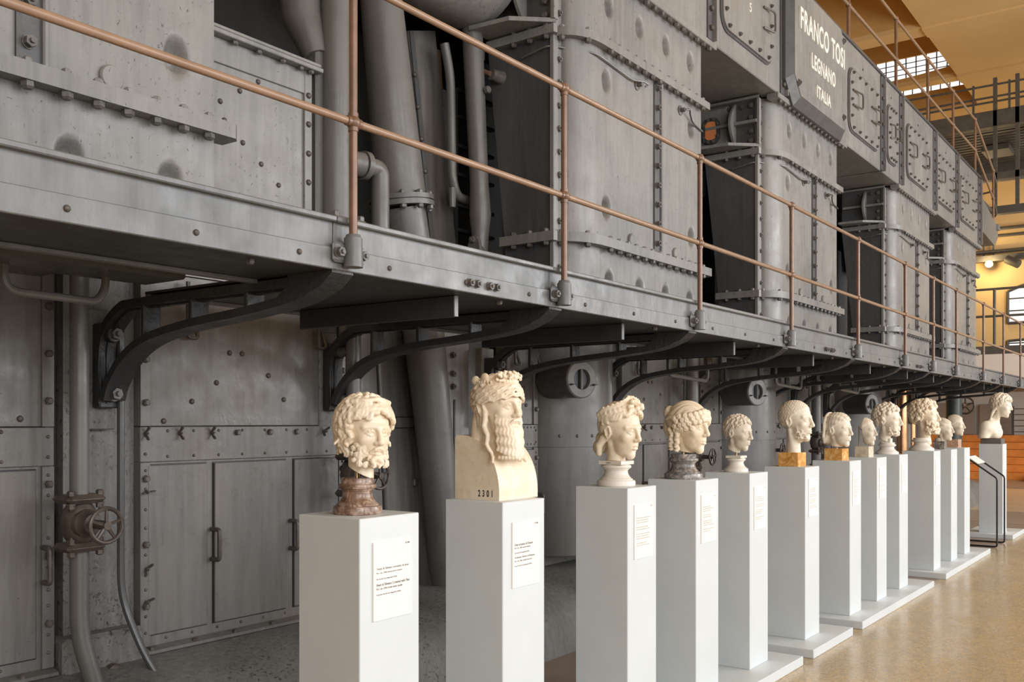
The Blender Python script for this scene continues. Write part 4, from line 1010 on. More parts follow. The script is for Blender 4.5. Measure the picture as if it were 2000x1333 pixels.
# ------------------------------------------------------------------ carved heads: distance fields turned into meshes
class Field:
    def __init__(s, lo, hi, h):
        s.lo = np.array(lo, np.float32); s.h = h
        n = [int(math.ceil((b-a)/h))+1 for a, b in zip(lo, hi)]
        s.n = n; s.V = np.full(n, 1.0, np.float32)
        s.ax = [(s.lo[k]+h*np.arange(n[k])).astype(np.float32) for k in range(3)]
    def sl(s, lo, hi):
        r = []
        for k in range(3):
            a = max(0, int(math.floor((lo[k]-s.lo[k])/s.h))); b = min(s.n[k], int(math.ceil((hi[k]-s.lo[k])/s.h))+1)
            if b <= a: return None
            r.append(slice(a, b))
        return tuple(r)
    def grid(s, q):
        return s.ax[0][q[0]][:,None,None], s.ax[1][q[1]][None,:,None], s.ax[2][q[2]][None,None,:]
    def put(s, q, d, k, sub=False):
        a = s.V[q]
        if sub:
            d = -d
            if k > 0:
                t = np.clip(.5-.5*(a-d)/k, 0, 1); s.V[q] = a*(1-t)+d*t+k*t*(1-t)
            else: s.V[q] = np.maximum(a, d)
        elif k > 0:
            t = np.clip(.5+.5*(d-a)/k, 0, 1); s.V[q] = d*(1-t)+a*t-k*t*(1-t)
        else: s.V[q] = np.minimum(a, d)
    def ell(s, c, r, k=.03, sub=False, rot=None):
        R = max(r)+k+s.h*3
        q = s.sl([c[j]-R for j in range(3)], [c[j]+R for j in range(3)])
        if q is None: return
        X, Y, Z = s.grid(q); x, y, z = X-c[0], Y-c[1], Z-c[2]
        if rot is not None:
            m = rot; x, y, z = m[0][0]*x+m[0][1]*y+m[0][2]*z, m[1][0]*x+m[1][1]*y+m[1][2]*z, m[2][0]*x+m[2][1]*y+m[2][2]*z
        k0 = np.sqrt((x/r[0])**2+(y/r[1])**2+(z/r[2])**2); k1 = np.sqrt((x/r[0]**2)**2+(y/r[1]**2)**2+(z/r[2]**2)**2)+1e-6
        s.put(q, k0*(k0-1)/k1, k, sub)
    def cap(s, a, b, ra, rb=None, k=.02, sub=False):
        rb = ra if rb is None else rb
        R = max(ra, rb)+k+s.h*2
        q = s.sl([min(a[j], b[j])-R for j in range(3)], [max(a[j], b[j])+R for j in range(3)])
        if q is None: return
        X, Y, Z = s.grid(q); ab = [b[j]-a[j] for j in range(3)]; L = sum(v*v for v in ab)+1e-9
        t = np.clip(((X-a[0])*ab[0]+(Y-a[1])*ab[1]+(Z-a[2])*ab[2])/L, 0, 1)
        d = np.sqrt((X-a[0]-ab[0]*t)**2+(Y-a[1]-ab[1]*t)**2+(Z-a[2]-ab[2]*t)**2)-(ra+(rb-ra)*t)
        s.put(q, d, k, sub)
    def chain(s, P, r, k=.012, r2=None):
        n = len(P)-1
        for i in range(n):
            ra = r if r2 is None else r+(r2-r)*i/n; rb = r if r2 is None else r+(r2-r)*(i+1)/n
            s.cap(P[i], P[i+1], ra, rb, k)
    def sph(s, c, r, k=.01, sub=False): s.cap(c, c, r, r, k, sub)
    def plane_cut(s, n, d, k=0.0):
        """keep n.p < d"""
        q = (slice(None),)*3; X, Y, Z = s.grid(q); e = (n[0]*X+n[1]*Y+n[2]*Z-d).astype(np.float32)
        s.V = np.maximum(s.V, e)
    def shell(s, c, r, off, region, disp=None, k=.015):
        """hair cap: a swollen skull kept where region(X,Y,Z) < 0, with relief"""
        R = max(r)+off+.12; q = s.sl([c[j]-R for j in range(3)], [c[j]+R for j in range(3)])
        X, Y, Z = s.grid(q); x, y, z = X-c[0], Y-c[1], Z-c[2]
        k0 = np.sqrt((x/r[0])**2+(y/r[1])**2+(z/r[2])**2); k1 = np.sqrt((x/r[0]**2)**2+(y/r[1]**2)**2+(z/r[2]**2)**2)+1e-6
        d = k0*(k0-1)/k1-off
        if disp is not None: d = d-disp(X, Y, Z)
        d = np.maximum(d, region(X, Y, Z)); s.put(q, d.astype(np.float32), k)
    def mesh(s):
        V = s.V; V[0] = V[-1] = 1; V[:,0] = V[:,-1] = 1; V[:,:,0] = V[:,:,-1] = 1
        I = V < 0; nx, ny, nz = V.shape
        c = np.zeros((nx-1,ny-1,nz-1), np.int8)
        for a in (0,1):
            for b in (0,1):
                for d in (0,1): c += I[a:nx-1+a, b:ny-1+b, d:nz-1+d]
        A = np.argwhere((c > 0) & (c < 8)); idx = np.full(c.shape, -1, np.int64); idx[A[:,0],A[:,1],A[:,2]] = np.arange(len(A))
        val = {}
        for a in (0,1):
            for b in (0,1):
                for d in (0,1): val[a,b,d] = V[A[:,0]+a, A[:,1]+b, A[:,2]+d]
        acc = np.zeros((len(A),3)); cnt = np.zeros(len(A))
        for e in range(3):
            for u in (0,1):
                for w in (0,1):
                    p = [0,0,0]; o = [j for j in range(3) if j != e]; p[o[0]] = u; p[o[1]] = w
                    p1 = list(p); p1[e] = 1; va, vb = val[tuple(p)], val[tuple(p1)]
                    m = (va < 0) != (vb < 0); t = np.where(m, va/np.where(va == vb, 1, va-vb), 0)
                    pos = np.zeros((len(A),3)); pos[:,o[0]] = u; pos[:,o[1]] = w; pos[:,e] = t
                    acc += pos*m[:,None]; cnt += m
        P = (A+acc/np.maximum(cnt,1)[:,None])*s.h+s.lo
        F_ = []
        for e in range(3):
            a, b = (e+1) % 3, (e+2) % 3
            sl0 = [slice(None)]*3; sl1 = [slice(None)]*3; sl0[e] = slice(0,-1); sl1[e] = slice(1,None)
            ch = I[tuple(sl0)] != I[tuple(sl1)]; E_ = np.argwhere(ch)
            E_ = E_[(E_[:,a] > 0) & (E_[:,b] > 0) & (E_[:,a] < V.shape[a]-1) & (E_[:,b] < V.shape[b]-1)]
            def cell(da, db):
                k_ = E_.copy(); k_[:,a] += da; k_[:,b] += db; return idx[k_[:,0],k_[:,1],k_[:,2]]
            Q = np.stack([cell(-1,-1), cell(0,-1), cell(0,0), cell(-1,0)], 1)
            ins = I[E_[:,0],E_[:,1],E_[:,2]]; Q[~ins] = Q[~ins][:,::-1]; F_.append(Q)
        return P, np.concatenate(F_)
SK = ((0,.07,.13), (.355,.44,.37))
def face(f, eyes=True, ears=True, nose=True, width=1.0, neck=None, lips=1.0):
    w = width
    f.ell(SK[0], (SK[1][0]*w,SK[1][1],SK[1][2]), 0)
    f.ell((0,-.13,-.08), (.262*w,.27,.33), .08); f.ell((0,-.12,-.27), (.215*w,.23,.2), .08); f.ell((0,-.295,-.415), (.10*w,.085,.085), .08)
    if neck:
        f.cap((0,.10,-.25), (0,neck[1],neck[0]), neck[2]*.92, neck[2], .07)
        for s in (-1,1): f.cap((s*.2,.1,-.22), (s*.05,-.02+neck[1]*.3,neck[0]), .05, .06, .07)
    for s in (-1,1):
        f.cap((s*.035,-.372,.105), (s*.20,-.285,.10), .042, .035, .05)
        f.ell((s*.165*w,-.255,-.085), (.085,.08,.075), .07)
    f.ell((0,-.30,-.225), (.125,.105,.12), .06)
    for s in (-1,1): f.ell((s*.118,-.40,.03), (.082,.075,.046), .05, True)
    if nose:
        f.cap((0,-.385,.095), (0,-.47,-.085), .032, .043, .035); f.ell((0,-.472,-.105), (.05,.045,.042), .03)
        for s in (-1,1): f.ell((s*.05,-.42,-.122), (.035,.045,.032), .025)
        for s in (-1,1): f.ell((s*.026,-.46,-.145), (.013,.02,.012), .01, True)
    for s in (-1,1):
        f.sph((s*.118,-.308,.026), .062, .012)
        if eyes:
            f.chain([(s*.055,-.352,.022),(s*.085,-.372,.05),(s*.12,-.375,.06),(s*.155,-.355,.047),(s*.185,-.32,.02)], .013, .012)
            f.chain([(s*.055,-.352,.02),(s*.09,-.365,-.004),(s*.125,-.366,-.012),(s*.16,-.345,0),(s*.185,-.32,.02)], .010, .012)
    for s in (-1,1):
        f.chain([(s*.078,-.372,-.252),(s*.04,-.405,-.236),(s*.012,-.418,-.226)], .019*lips, .012); f.chain([(s*.07,-.375,-.262),(s*.03,-.405,-.28),(0,-.41,-.285)], .023*lips, .014)
    f.chain([(-.085,-.378,-.258),(-.04,-.412,-.256),(0,-.432,-.252),(.04,-.412,-.256),(.085,-.378,-.258)], .008, 0)
    for a, b in (((-.085,-.382,-.258),(-.03,-.428,-.255)), ((-.03,-.428,-.255),(.03,-.428,-.255)), ((.03,-.428,-.255),(.085,-.382,-.258))): f.cap(a, b, .011, .011, .012, True)
    f.ell((0,-.40,-.33), (.05,.03,.02), .04, True)
    if ears:
        for s in (-1,1):
            ear(f, s, w)
def ear(f, s, w=1.0):
    c = (s*.335*w, .055, -.03)
    f.ell((c[0],c[1],c[2]), (.04,.07,.115), .02)
    f.ell((c[0]+s*.04,c[1]-.012,c[2]+.01), (.03,.038,.07), .015, True)
    f.chain([(c[0]+s*.02,c[1]-.05,c[2]+.02),(c[0]+s*.03,c[1]-.03,c[2]+.095),(c[0]+s*.04,c[1]+.03,c[2]+.10),(c[0]+s*.045,c[1]+.065,c[2]+.04),(c[0]+s*.035,c[1]+.045,c[2]-.04),(c[0]+s*.015,c[1]+.0,c[2]-.11)], .017, .012)
def hairline(X, Y, Z, c=.085, a=.58, b=.81): return c-(a*Y+b*Z)
def on_skull(az, el, off=0.0):
    """az: 0 = face, 90 = +x side; el: elevation"""
    c, r = SK; a, e = math.radians(az), math.radians(el)
    d = (math.sin(a)*math.cos(e), -math.cos(a)*math.cos(e), math.sin(e))
    return tuple(c[k]+d[k]*(r[k]+off) for k in range(3))
def curl(f, c, nrm, r, rr, turns=1.3, k=.008):
    n = Vector(nrm).normalized(); u = n.orthogonal().normalized(); v = n.cross(u); P = []
    for i in range(9):
        t = i/8; q = t*turns*2*math.pi; R = r*(1-.7*t); P.append(tuple(Vector(c)+(u*math.cos(q)+v*math.sin(q))*R+n*rr*1.2*t))
    f.chain(P, rr, k, rr*.8)
def lock(f, p, d, L, amp, r0, r1, ph, seg=6, waves=1.3, hug=None):
    """a wavy lock of hair starting at p, running along d"""
    p = Vector(p); d = Vector(d).normalized(); nrm = (p-Vector(SK[0])).normalized(); sd = d.cross(nrm)
    if sd.length < .05: sd = d.orthogonal()
    sd.normalize(); P = []
    for i in range(seg+1):
        t = i/seg; q = p+d*L*t+sd*amp*math.sin(ph+t*waves*2*math.pi)
        if hug is not None:      # keep on the swollen skull
            v = q-Vector(SK[0]); e = math.sqrt(sum((v[k]/(SK[1][k]+hug))**2 for k in range(3)))
            if q.z > -.15: q = Vector(SK[0])+v/e
        P.append(tuple(q))
    f.chain(P, r0, .01, r1)
def flow_down(p):
    """downhill direction on the skull, away from the crown"""
    n = (Vector(p)-Vector((0,.07,.13))).normalized(); d = Vector((0,.25,-1)); return d-n*d.dot(n)

def spots(n, seed, ok, jitter=.35):
    out = []; g = math.pi*(3-math.sqrt(5)); R = random.Random(seed)
    for i in range(n):
        z = 1-2*(i+.5)/n; rr = math.sqrt(1-z*z); a = g*i+R.uniform(-jitter, jitter)*.3
        d = (rr*math.cos(a), rr*math.sin(a), z)
        p = tuple(SK[0][k]+d[k]*SK[1][k] for k in range(3))
        if ok(p): out.append((p, d, R))
    return out
def place(f, name, parent, mat, s, loc, yaw=0, pitch=0, roll=0):
    """scale, turn (degrees; yaw > 0 turns the face towards +x) and set into the scene"""
    P, Q = f.mesh()
    R = Matrix.Rotation(math.radians(yaw), 3, 'Z') @ Matrix.Rotation(math.radians(pitch), 3, 'X') @ Matrix.Rotation(math.radians(roll), 3, 'Y')
    P = P*np.array((1.0, .89, 1.0))          # skulls are a little shorter than the modelling ellipsoid
    P = (P*s) @ np.array(R).T + np.array(loc) - np.array(WLD[parent.name])
    me = bpy.data.meshes.new(name)
    me.vertices.add(len(P)); me.vertices.foreach_set('co', P.astype(np.float32).ravel())
    me.loops.add(len(Q)*4); me.loops.foreach_set('vertex_index', Q.astype(np.int32).ravel())
    me.polygons.add(len(Q)); me.polygons.foreach_set('loop_start', np.arange(0, len(Q)*4, 4, dtype=np.int32))
    me.polygons.foreach_set('use_smooth', np.ones(len(Q), bool))
    me.update(calc_edges=True); me.validate(); me.materials.append(mat)
    o = bpy.data.objects.new(name, me); COL.objects.link(o); o.parent = parent; WLD[o.name] = WLD[parent.name]
    return o
VOX = 1.55
def setup(i, label, cat='marble head', name='marble_portrait'):
    x, z = PEDX[i]+.15, PEDZ[i]
    return thing(name, label, cat, (x, YPF+.15, z), 'ancient marble heads on the pedestals'), x, YPF+.15, z
def px2m(x, y): return DIST(x, y)/F
def base_lathe(t, x, y, z, r, h, mat, block=.18, slab=False):
    """attic base: torus, scotia, torus and a round or square top"""
    P = [(.96,0),(1.0,.03),(1.0,.16),(.97,.22),(.86,.24),(.86,.28),(.80,.30),(.70,.38),(.63,.48),(.60,.58),(.62,.64),(.68,.66),(.68,.69),(.76,.71),(.79,.76),(.76,.82),(.68,.84)]
    P += [(.66,.86),(.66,1.0),(.3,1.0)] if not slab else [(.64,.86),(.3,.86)]
    part('base', MB().lathe([(a*r, b*h) for a, b in P], (x,y,z), 36), mat, t)
    if slab: part('base_block', MB().box(x-.68*r, x+.68*r, y-.68*r, y+.68*r, z+.855*h, z+1.0*h, .002), mat, t)
def pin(t, x, y, z0, z1, r=.006, mat='brass'): part('pin', MB().cyl((x,y,z0), (x,y,z1), r, n=10), M[mat], t)
def vox(hpx): return VOX/hpx
def Zat(py, x, y): return H+(HY-py)*DIST(x, y)/F
def Xat(px, y): return UY(px, 800, y)[0]

# 1 curly bearded head crowned with pine
t, x, y, z = setup(0, 'cream marble head with wavy hair and curly beard on a brown stone base')
xh = x; yh = UX(716, 800, x)[1]; hh = 162*px2m(xh, y)
f = Field((-.6,-.66,-.78), (.6,.68,.64), vox(138))
face(f, ears=False, neck=(-.72,.03,.20))
f.shell(SK[0], SK[1], .04, lambda X,Y,Z: hairline(X,Y,Z,.10), None, .02)
R = random.Random(11)
for p, d, R_ in spots(190, 5, lambda p: hairline(*p) < .03 or (p[1] > .0 and p[2] > -.2)):
    fl = flow_down(p)
    if p[1] < .05: fl = fl+Vector((math.copysign(.9, p[0]+.01),.15,0))
    lock(f, tuple(Vector(p)+Vector(d)*.05), fl, R_.uniform(.18,.30), R_.uniform(.02,.045), .042, .02, R_.uniform(0,6), 7, 1.3, .07)
for az in range(-150, 151, 10):          # deep side locks hanging to the neck
    if abs(az) < 62: continue
    for el in (-6, -28):
        p = on_skull(az+R.uniform(-4,4), el, .02); lock(f, p, (math.copysign(.02, p[0]), .1, -1), R.uniform(.2,.3), .045, .048, .024, R.uniform(0,6), 8, 1.5)
for az in range(-58, 59, 9):             # locks over the brow, swept aside from the middle
    p = on_skull(az, 38-abs(az)*.12, .05); s = 1 if az >= 0 else -1
    lock(f, p, (s*.9, .05+.3*abs(az)/60, -.42-.4*abs(az)/60), .25, .035, .05, .026, R.uniform(0,6), 8, 1.2, .055)
for k in range(15):                      # pine garland
    az = -80+k*160/14; p = on_skull(az, 56-abs(az)*.16, .09); f.ell(p, (R.uniform(.05,.08), R.uniform(.05,.07), R.uniform(.03,.055)), .02)
for k in range(75):                      # beard curls
    a = R.uniform(-1, 1); b = R.uniform(0, 1); az = a*88
    rr = .225+.05*b; zz = -.16-.30*b-.02*(1-abs(a))
    if abs(a) < .26 and zz > -.30: continue
    p = (math.sin(math.radians(az))*rr*1.15, -.12-math.cos(math.radians(az))*rr*(.98-.05*b), zz)
    curl(f, p, (p[0], p[1]+.1, -.15), R.uniform(.026,.04), R.uniform(.017,.022), 1.2)
for s in (-1, 1):
    f.chain([(s*.012,-.425,-.185),(s*.06,-.425,-.205),(s*.11,-.375,-.26),(s*.13,-.34,-.31)], .026, .012, .016)
    lock(f, (s*.05,-.39,-.33), (s*.15,-.15,-1), .14, .03, .045, .02, s, 6, 1.1)
f.plane_cut((-.3,.3,-1), .60)
place(f, 'head', t, M['marble'], hh*.81, (xh, yh+.005, Zat(846, xh, y)), yaw=-12, pitch=5, roll=2)
base_lathe(t, x-.01, y, z, 47.5*px2m(x, y)*1.0, 70*px2m(x, y), M['brownstone'])
pin(t, x-.012, y, z+.11, z+.22); pin(t, x+.004, y+.012, z+.11, z+.22)

# 2 herm bust with long beard and vine wreath
t, x, y, z = setup(1, 'cream marble herm bust with a long wavy beard and grape wreath', 'herm bust', 'herm_bust')
n1 = UZ(975, 979, z); xl = n1[0]; yl = n1[1]; xr_ = UY(1050, 975, yl)[0]; ybk = UX(889, 970, xl)[1]
zt_ = UX(895, 850, xl)[2]
prof = [(ybk, z), (yl, z)]
for k in range(15):
    q = math.radians(6*k); prof.append((ybk-.02-(ybk-.02-yl)*math.cos(q)**.9 if k < 15 else ybk, z+.03+(zt_-z-.03)*math.sin(q)))
prof.append((ybk-.01, zt_)); prof.append((ybk, zt_-.012))
blk = part('herm_block', MB().prism(prof, 'x', xl, xr_), M['marble'], t, ang=30)
text_mesh('2 3 0 1', .075, .028, .0008, M['ink_black'], UX(934, 965, xl)[1], UX(945,971,xl)[2], xl-.0002, 'lettering', blk, .02, '-x')
xh = x; yh = UX(972, 800, x)[1]; hh = 132*px2m(xh, y)
f = Field((-.62,-.68,-1.08), (.62,.66,.72), vox(118))
face(f, neck=(-.85,.12,.24), ears=True)
f.shell(SK[0], SK[1], .05, lambda X,Y,Z: hairline(X,Y,Z,.095), lambda X,Y,Z: .02*np.sin(58*(Z*.9+.25*Y+.02*np.sin(26*X)+.018*np.sin(30*Y))), .02)
R = random.Random(21)
for s in (-1, 1):                        # crimped bands of hair over the temples
    for k in range(6):
        P = []
        for i in range(12):
            tt = i/11; az = s*(2+95*tt); p = on_skull(az, 36-k*5.2-22*tt+2.6*math.sin(i*2.1+k), .045+.012*(k % 2)); P.append(p)
        f.chain(P, .021, .008, .019)
    for k in range(3):                   # long locks on to the chest
        P = [(s*(.30+.0*k), .2-.09*k, .0), (s*(.29+.02*k), .16-.09*k, -.2)]
        for i in range(1, 10): tt = i/9; P.append((s*(.27+.035*k+.03*math.sin(i*1.5)), .14-.09*k-.22*tt*tt, -.22-.62*tt))
        f.chain(P, .052, .012, .026)
for k in range(13):                      # beard strands
    a = -1+2*k/12; az = a*74
    P = []
    for i in range(16):
        tt = i/15; wv = .017*math.sin(i*1.55+k*.5)
        P.append((math.sin(math.radians(az))*(.255-.02*tt)+wv, -.15-math.cos(math.radians(az))*(.215+.085*min(1,tt*1.8))-.03*tt, -.12-.12*(1-abs(a))-(.54+.02*(1-abs(a)))*tt))
    f.chain(P, .034, .004, .031)
    for j in (-1, 1):
        f.chain([(p[0]+j*.026, p[1]+.012, p[2]) for p in P], .016, .003, .015)
f.ell((0,-.22,-.50), (.18,.10,.26), .02)
for k in range(13): q = (k-6)/6; f.sph((.235*math.sin(q*1.25), -.18-.285*math.cos(q*1.25), -.775), .036, .006)
for s in (-1, 1): f.chain([(s*.01,-.435,-.19),(s*.06,-.43,-.2),(s*.12,-.385,-.27),(s*.14,-.36,-.38)], .026, .01, .018)
for k in range(40):                      # wreath cord, leaves and grapes
    az = k*9; p = on_skull(az, 42 if abs((az+180) % 360-180) < 60 else 38, .065); f.sph(p, .024, .02)
for s in (-1, 1):
    for k in range(3):
        c0 = Vector(on_skull(s*(14+24*k), 52-4*k, .10))
        if k < 2:
            for j in range(26):
                d = Vector((R.gauss(0,1), R.gauss(0,1), R.gauss(0,1))).normalized(); f.sph(tuple(c0+Vector((d.x*.085, d.y*.06, d.z*.07))), .026, .006)
    for az, el in ((84,47),(122,40)):
        p = on_skull(s*az, el, .09); f.ell(p, (.05,.09,.075), .015, False)
for s in (-1, 1): f.ell((s*.2,.26,-.42), (.15,.16,.5), .03)
f.plane_cut((0,0,-1), 1.0)
place(f, 'head', t, M['marble'], hh*.93, (xh, yh-.01, Zat(797, xh, y)), yaw=-9, pitch=1)

# 3 laurel-wreathed head with a bun at the nape
t, x, y, z = setup(2, 'cream marble head with laurel wreath and rolled hair on a white round base')
xh = x; yh = UX(1214, 800, x)[1]; hh = 112*px2m(xh, y)
f = Field((-.6,-.64,-.8), (.6,.72,.68), vox(112))
face(f, neck=(-.7,.08,.19), width=.94)
f.shell(SK[0], SK[1], .04, lambda X,Y,Z: hairline(X,Y,Z,.10), lambda X,Y,Z: .012*np.sin(70*(X*.7+.3*Z))*np.sin(22*Y+3), .02)
R = random.Random(31)
for s in (-1, 1):
    for k in range(10):
        az = 6+k*9.5; p = on_skull(s*az, 40-k*2.4, .04); lock(f, p, (s*.6, .5, -.35-.03*k), .22, .03, .045, .024, R.uniform(0,6), 7, 1.2, .06)
    for k in range(10):                  # laurel leaves rising from behind the ear to the brow
        q = k/9; az = 112-98*q; c0 = Vector(on_skull(s*az, 14+46*q, .06)); c1 = Vector(on_skull(s*(az-22), 24+46*q, .12))
        f.cap(tuple(c0), tuple(c1), .06, .022, .006); m_ = (c0+c1)*.5
        f.cap(tuple(c0+Vector((s*.02,.03,.05))), tuple(c1+Vector((s*.02,.05,.10))), .05, .02, .006); f.cap(tuple(c0+Vector((s*.02,-.01,-.05))), tuple(m_+Vector((s*.03,-.03,-.07))), .04, .016, .006)
    f.chain([(s*.26,.22,-.16),(s*.29,.3,-.3),(s*.27,.30,-.45)], .085, .02, .06)
for k in range(20): f.ell((R.uniform(-.16,.16), -.24+R.uniform(-.12,.12), .50+R.uniform(-.07,.09)), (.06,.055,.05), .008)
f.ell((0,.44,-.2), (.2,.15,.16), .03); f.ell((-.12,.46,-.36), (.12,.12,.14), .02); f.ell((.1,.46,-.36), (.12,.12,.14), .02)
f.plane_cut((0,.25,-1), .66)
place(f, 'head', t, M['marble'], hh*.94, (xh, yh, Zat(842, xh, y)), yaw=-9, pitch=8, roll=-2)
r_ = 37.5*px2m(x, y); base_lathe(t, x, y, z, r_, 49*px2m(x, y), M['basestone'], slab=True)
part('neck_support', MB().cyl((x,y,z+48*px2m(x,y)), (x+.003,y,z+60*px2m(x,y)), .05, .045, n=16), M['marble'], t)
text_mesh('3047', .028, .008, .0006, M['ink'], y+.02, z+44*px2m(x,y), x-.68*r_-.0002, 'lettering', [o for o in t.children if o.name.startswith('base_block')][0], .01, '-x')

# 4 head with cap, snail-curl fringe and ringlets
t, x, y, z = setup(3, 'cream marble head with a fringe of snail curls on a grey stone base')
xh = x; yh = UX(1348, 800, x)[1]; hh = 104*px2m(xh, y)
f = Field((-.6,-.64,-.72), (.6,.74,.64), vox(104))
face(f, ears=False, neck=(-.5,.08,.2), width=1.0)
f.shell(SK[0], SK[1], .03, lambda X,Y,Z: np.minimum(hairline(X,Y,Z,.14), .2-Z-.3*Y*0), lambda X,Y,Z: .008*np.sin(60*X+8*np.sin(6*Y)), .012)
for k in range(44):
    az = -176+8*k; f.sph(on_skull(az, 38-abs(az)*.27, .04), .026, .015)
R = random.Random(41)
for row in range(4):
    for k in range(15):
        az = -94+13.4*k+(row % 2)*6.5+R.uniform(-2,2); el = 31-row*11.5-abs(az)*.25+R.uniform(-2,2)
        if row == 3 and abs(az) < 38: continue
        p = on_skull(az, el, .06-.012*row); n_ = Vector(p)-Vector(SK[0])
        f.sph(p, .06, .003); f.sph(tuple(Vector(p)+n_.normalized()*.058), .02, .003, True)
for s in (-1, 1):
    for dy in (.08, .22):
        P = [(s*.34, dy+.05, -.05)]
        for i in range(1, 12): P.append((s*(.33+.018*math.cos(i*1.9)), dy+.02*math.sin(i*1.9)-.01*i*.3, -.05-.04*i))
        f.chain(P, .05, .01, .045)
        for i in range(6): f.ell((s*.33, dy, -.12-.065*i), (.065,.06,.028), .008)
f.ell((0,.47,.0), (.22,.14,.22), .03); f.ell((-.1,.46,.26), (.14,.13,.15), .02); f.ell((.08,.46,.24), (.14,.12,.12), .02)
f.plane_cut((0,.12,-1), .475)
place(f, 'head', t, M['marble'], hh*.95, (xh, yh+.005, Zat(836, xh, y)), yaw=-6, pitch=4)
base_lathe(t, x, y, z, 37.5*px2m(x, y), 48*px2m(x, y), M['greystone'])
pin(t, x-.005, y, z+.09, z+.17, .009)

# short haired heads share this recipe
def cropped(f, amp, freq, seed, c=.09, off=.02, wav=1.0):
    R = np.random.RandomState(seed); ph = R.uniform(0, 6, 6)
    f.shell(SK[0], SK[1], off, lambda X,Y,Z: hairline(X,Y,Z,c), lambda X,Y,Z: amp*(np.sin(freq*(X+.12*np.sin(9*Z+ph[0])))*np.sin(freq*.8*(Z+.1*np.sin(11*Y+ph[1])))+np.sin(freq*.9*(Y+.1*np.sin(8*X+ph[2])))*np.sin(freq*.7*Z+ph[3]))*wav, .015)
# 5 boy
t, x, y, z = setup(4, 'small cream marble boy head with short wavy hair on a white round base')
xh = x; yh = UX(1443, 800, x)[1]; hh = 68*px2m(xh, y)
f = Field((-.55,-.62,-.66), (.55,.64,.62), vox(82))
face(f, neck=(-.56,.12,.21), width=.98)
cropped(f, .008, 60, 5, .11, .02)
for p, d, R_ in spots(230, 8, lambda p: hairline(*p) < -.02): lock(f, tuple(Vector(p)+Vector(d)*.02), flow_down(p)+Vector((R_.uniform(-.7,.7),0,0)), .12, .018, .026, .012, R_.uniform(0,6), 4, 1, .03)
f.plane_cut((0,.3,-1), .55)
place(f, 'head', t, M['marble_grey'], hh, (xh, yh, Zat(846, xh, y)), yaw=-6, pitch=8)
base_lathe(t, x-.005, y, z, 23*px2m(x, y), 32*px2m(x, y), M['basestone'], slab=True)
pin(t, x-.005, y, z+.085, z+.16, .006)
# 6 cropped bearded man
t, x, y, z = setup(5, 'pale marble head with cropped hair, short beard and long neck on an onyx block')
xh = x; yh = UX(1556, 800, x)[1]; hh = 80*px2m(xh, y)
f = Field((-.5,-.64,-1.0), (.5,.64,.6), vox(92))
face(f, neck=(-.9,.07,.19), width=.92)
cropped(f, .006, 95, 6, .075, .012)
f.cap((0,-.08,-.3), (0,-.12,-.42), .2, .1, .05)
R = random.Random(61)
for k in range(260):
    a = R.uniform(-1,1); b = R.uniform(0,1); az = a*95
    if abs(a) < .34 and b < .7: continue
    p = (math.sin(math.radians(az))*.235, -.12-math.cos(math.radians(az))*.235, -.10-.34*b); f.sph(p, R.uniform(.012,.02), .012)
f.plane_cut((0,-.75,-1), .86); f.plane_cut((0,.9,-1), 1.05)
place(f, 'head', t, M['marble_pale'], hh, (xh, yh, Zat(823, xh, y)), yaw=-6, pitch=1)
s_ = px2m(x, y)
part('base_block', MB().box(x-.085, x+.085, y-.075, y+.07, z, z+27*s_, .002), M['onyx'], t); pin(t, x+.01, y+.0, z+.08, z+.15, .008, 'basestone')
# 7 ribbed hair with veil edge
t, x, y, z = setup(6, 'pale marble head with ribbed hair and rounded veil edge on an onyx block')
xh = x; yh = UX(1639, 800, x)[1]; hh = 64*px2m(xh, y)
f = Field((-.52,-.62,-.62), (.52,.68,.62), vox(76))
face(f, neck=(-.5,.1,.2), ears=True, width=.98)
f.shell(SK[0], SK[1], .05, lambda X,Y,Z: hairline(X,Y,Z,.09), lambda X,Y,Z: .016*np.sin(15*np.arctan2(Z-.02, X+1e-3))+.004*np.sin(60*Y), .012)
for k in range(40): f.sph(tuple(Vector((.42*math.cos(math.pi*k/39), .30+.06*math.sin(math.pi*k/39), .0+.50*math.sin(math.pi*k/39)))), .05, .015)
for s in (-1,1): f.chain([(s*.42,.30,.0),(s*.40,.33,-.2),(s*.28,.36,-.38)], .05, .015)
f.ell((0,.38,-.2), (.28,.2,.28), .04)
f.plane_cut((0,.1,-1), .50)
place(f, 'head', t, M['marble_pale'], hh, (xh, yh, Zat(841, xh, y)), yaw=-12, pitch=2)
s_ = px2m(x, y)
part('base_block', MB().box(x-.085, x+.085, y-.07, y+.075, z, z+23*s_, .002), M['onyx'], t); pin(t, x, y, z+.08, z+.15, .009, 'basestone')
# 8 narrow face fragment
t, x, y, z = setup(7, 'narrow weathered marble face fragment on a thin pin and beige block')
xh = x; yh = UX(1702, 800, x)[1]; hh = 54*px2m(xh, y)
f = Field((-.46,-.6,-.6), (.46,.3,.6), vox(60))
face(f, ears=False, width=.95)
f.shell(SK[0], SK[1], .03, lambda X,Y,Z: hairline(X,Y,Z,.12), None, .01)
f.plane_cut((0,1,.0), .02); f.plane_cut((0,.8,-.6), .26); f.plane_cut((-.6,.8,0), .24)
place(f, 'head', t, M['marble_grey'], hh, (xh, yh+.055, Zat(844, xh, y)), yaw=-4, pitch=0)
s_ = px2m(x, y); part('base_block', MB().box(x-.075, x+.075, y-.06, y+.06, z, z+21*s_, .002), M['travertine'], t); pin(t, x, y+.045, z+.09, z+.27, .005)
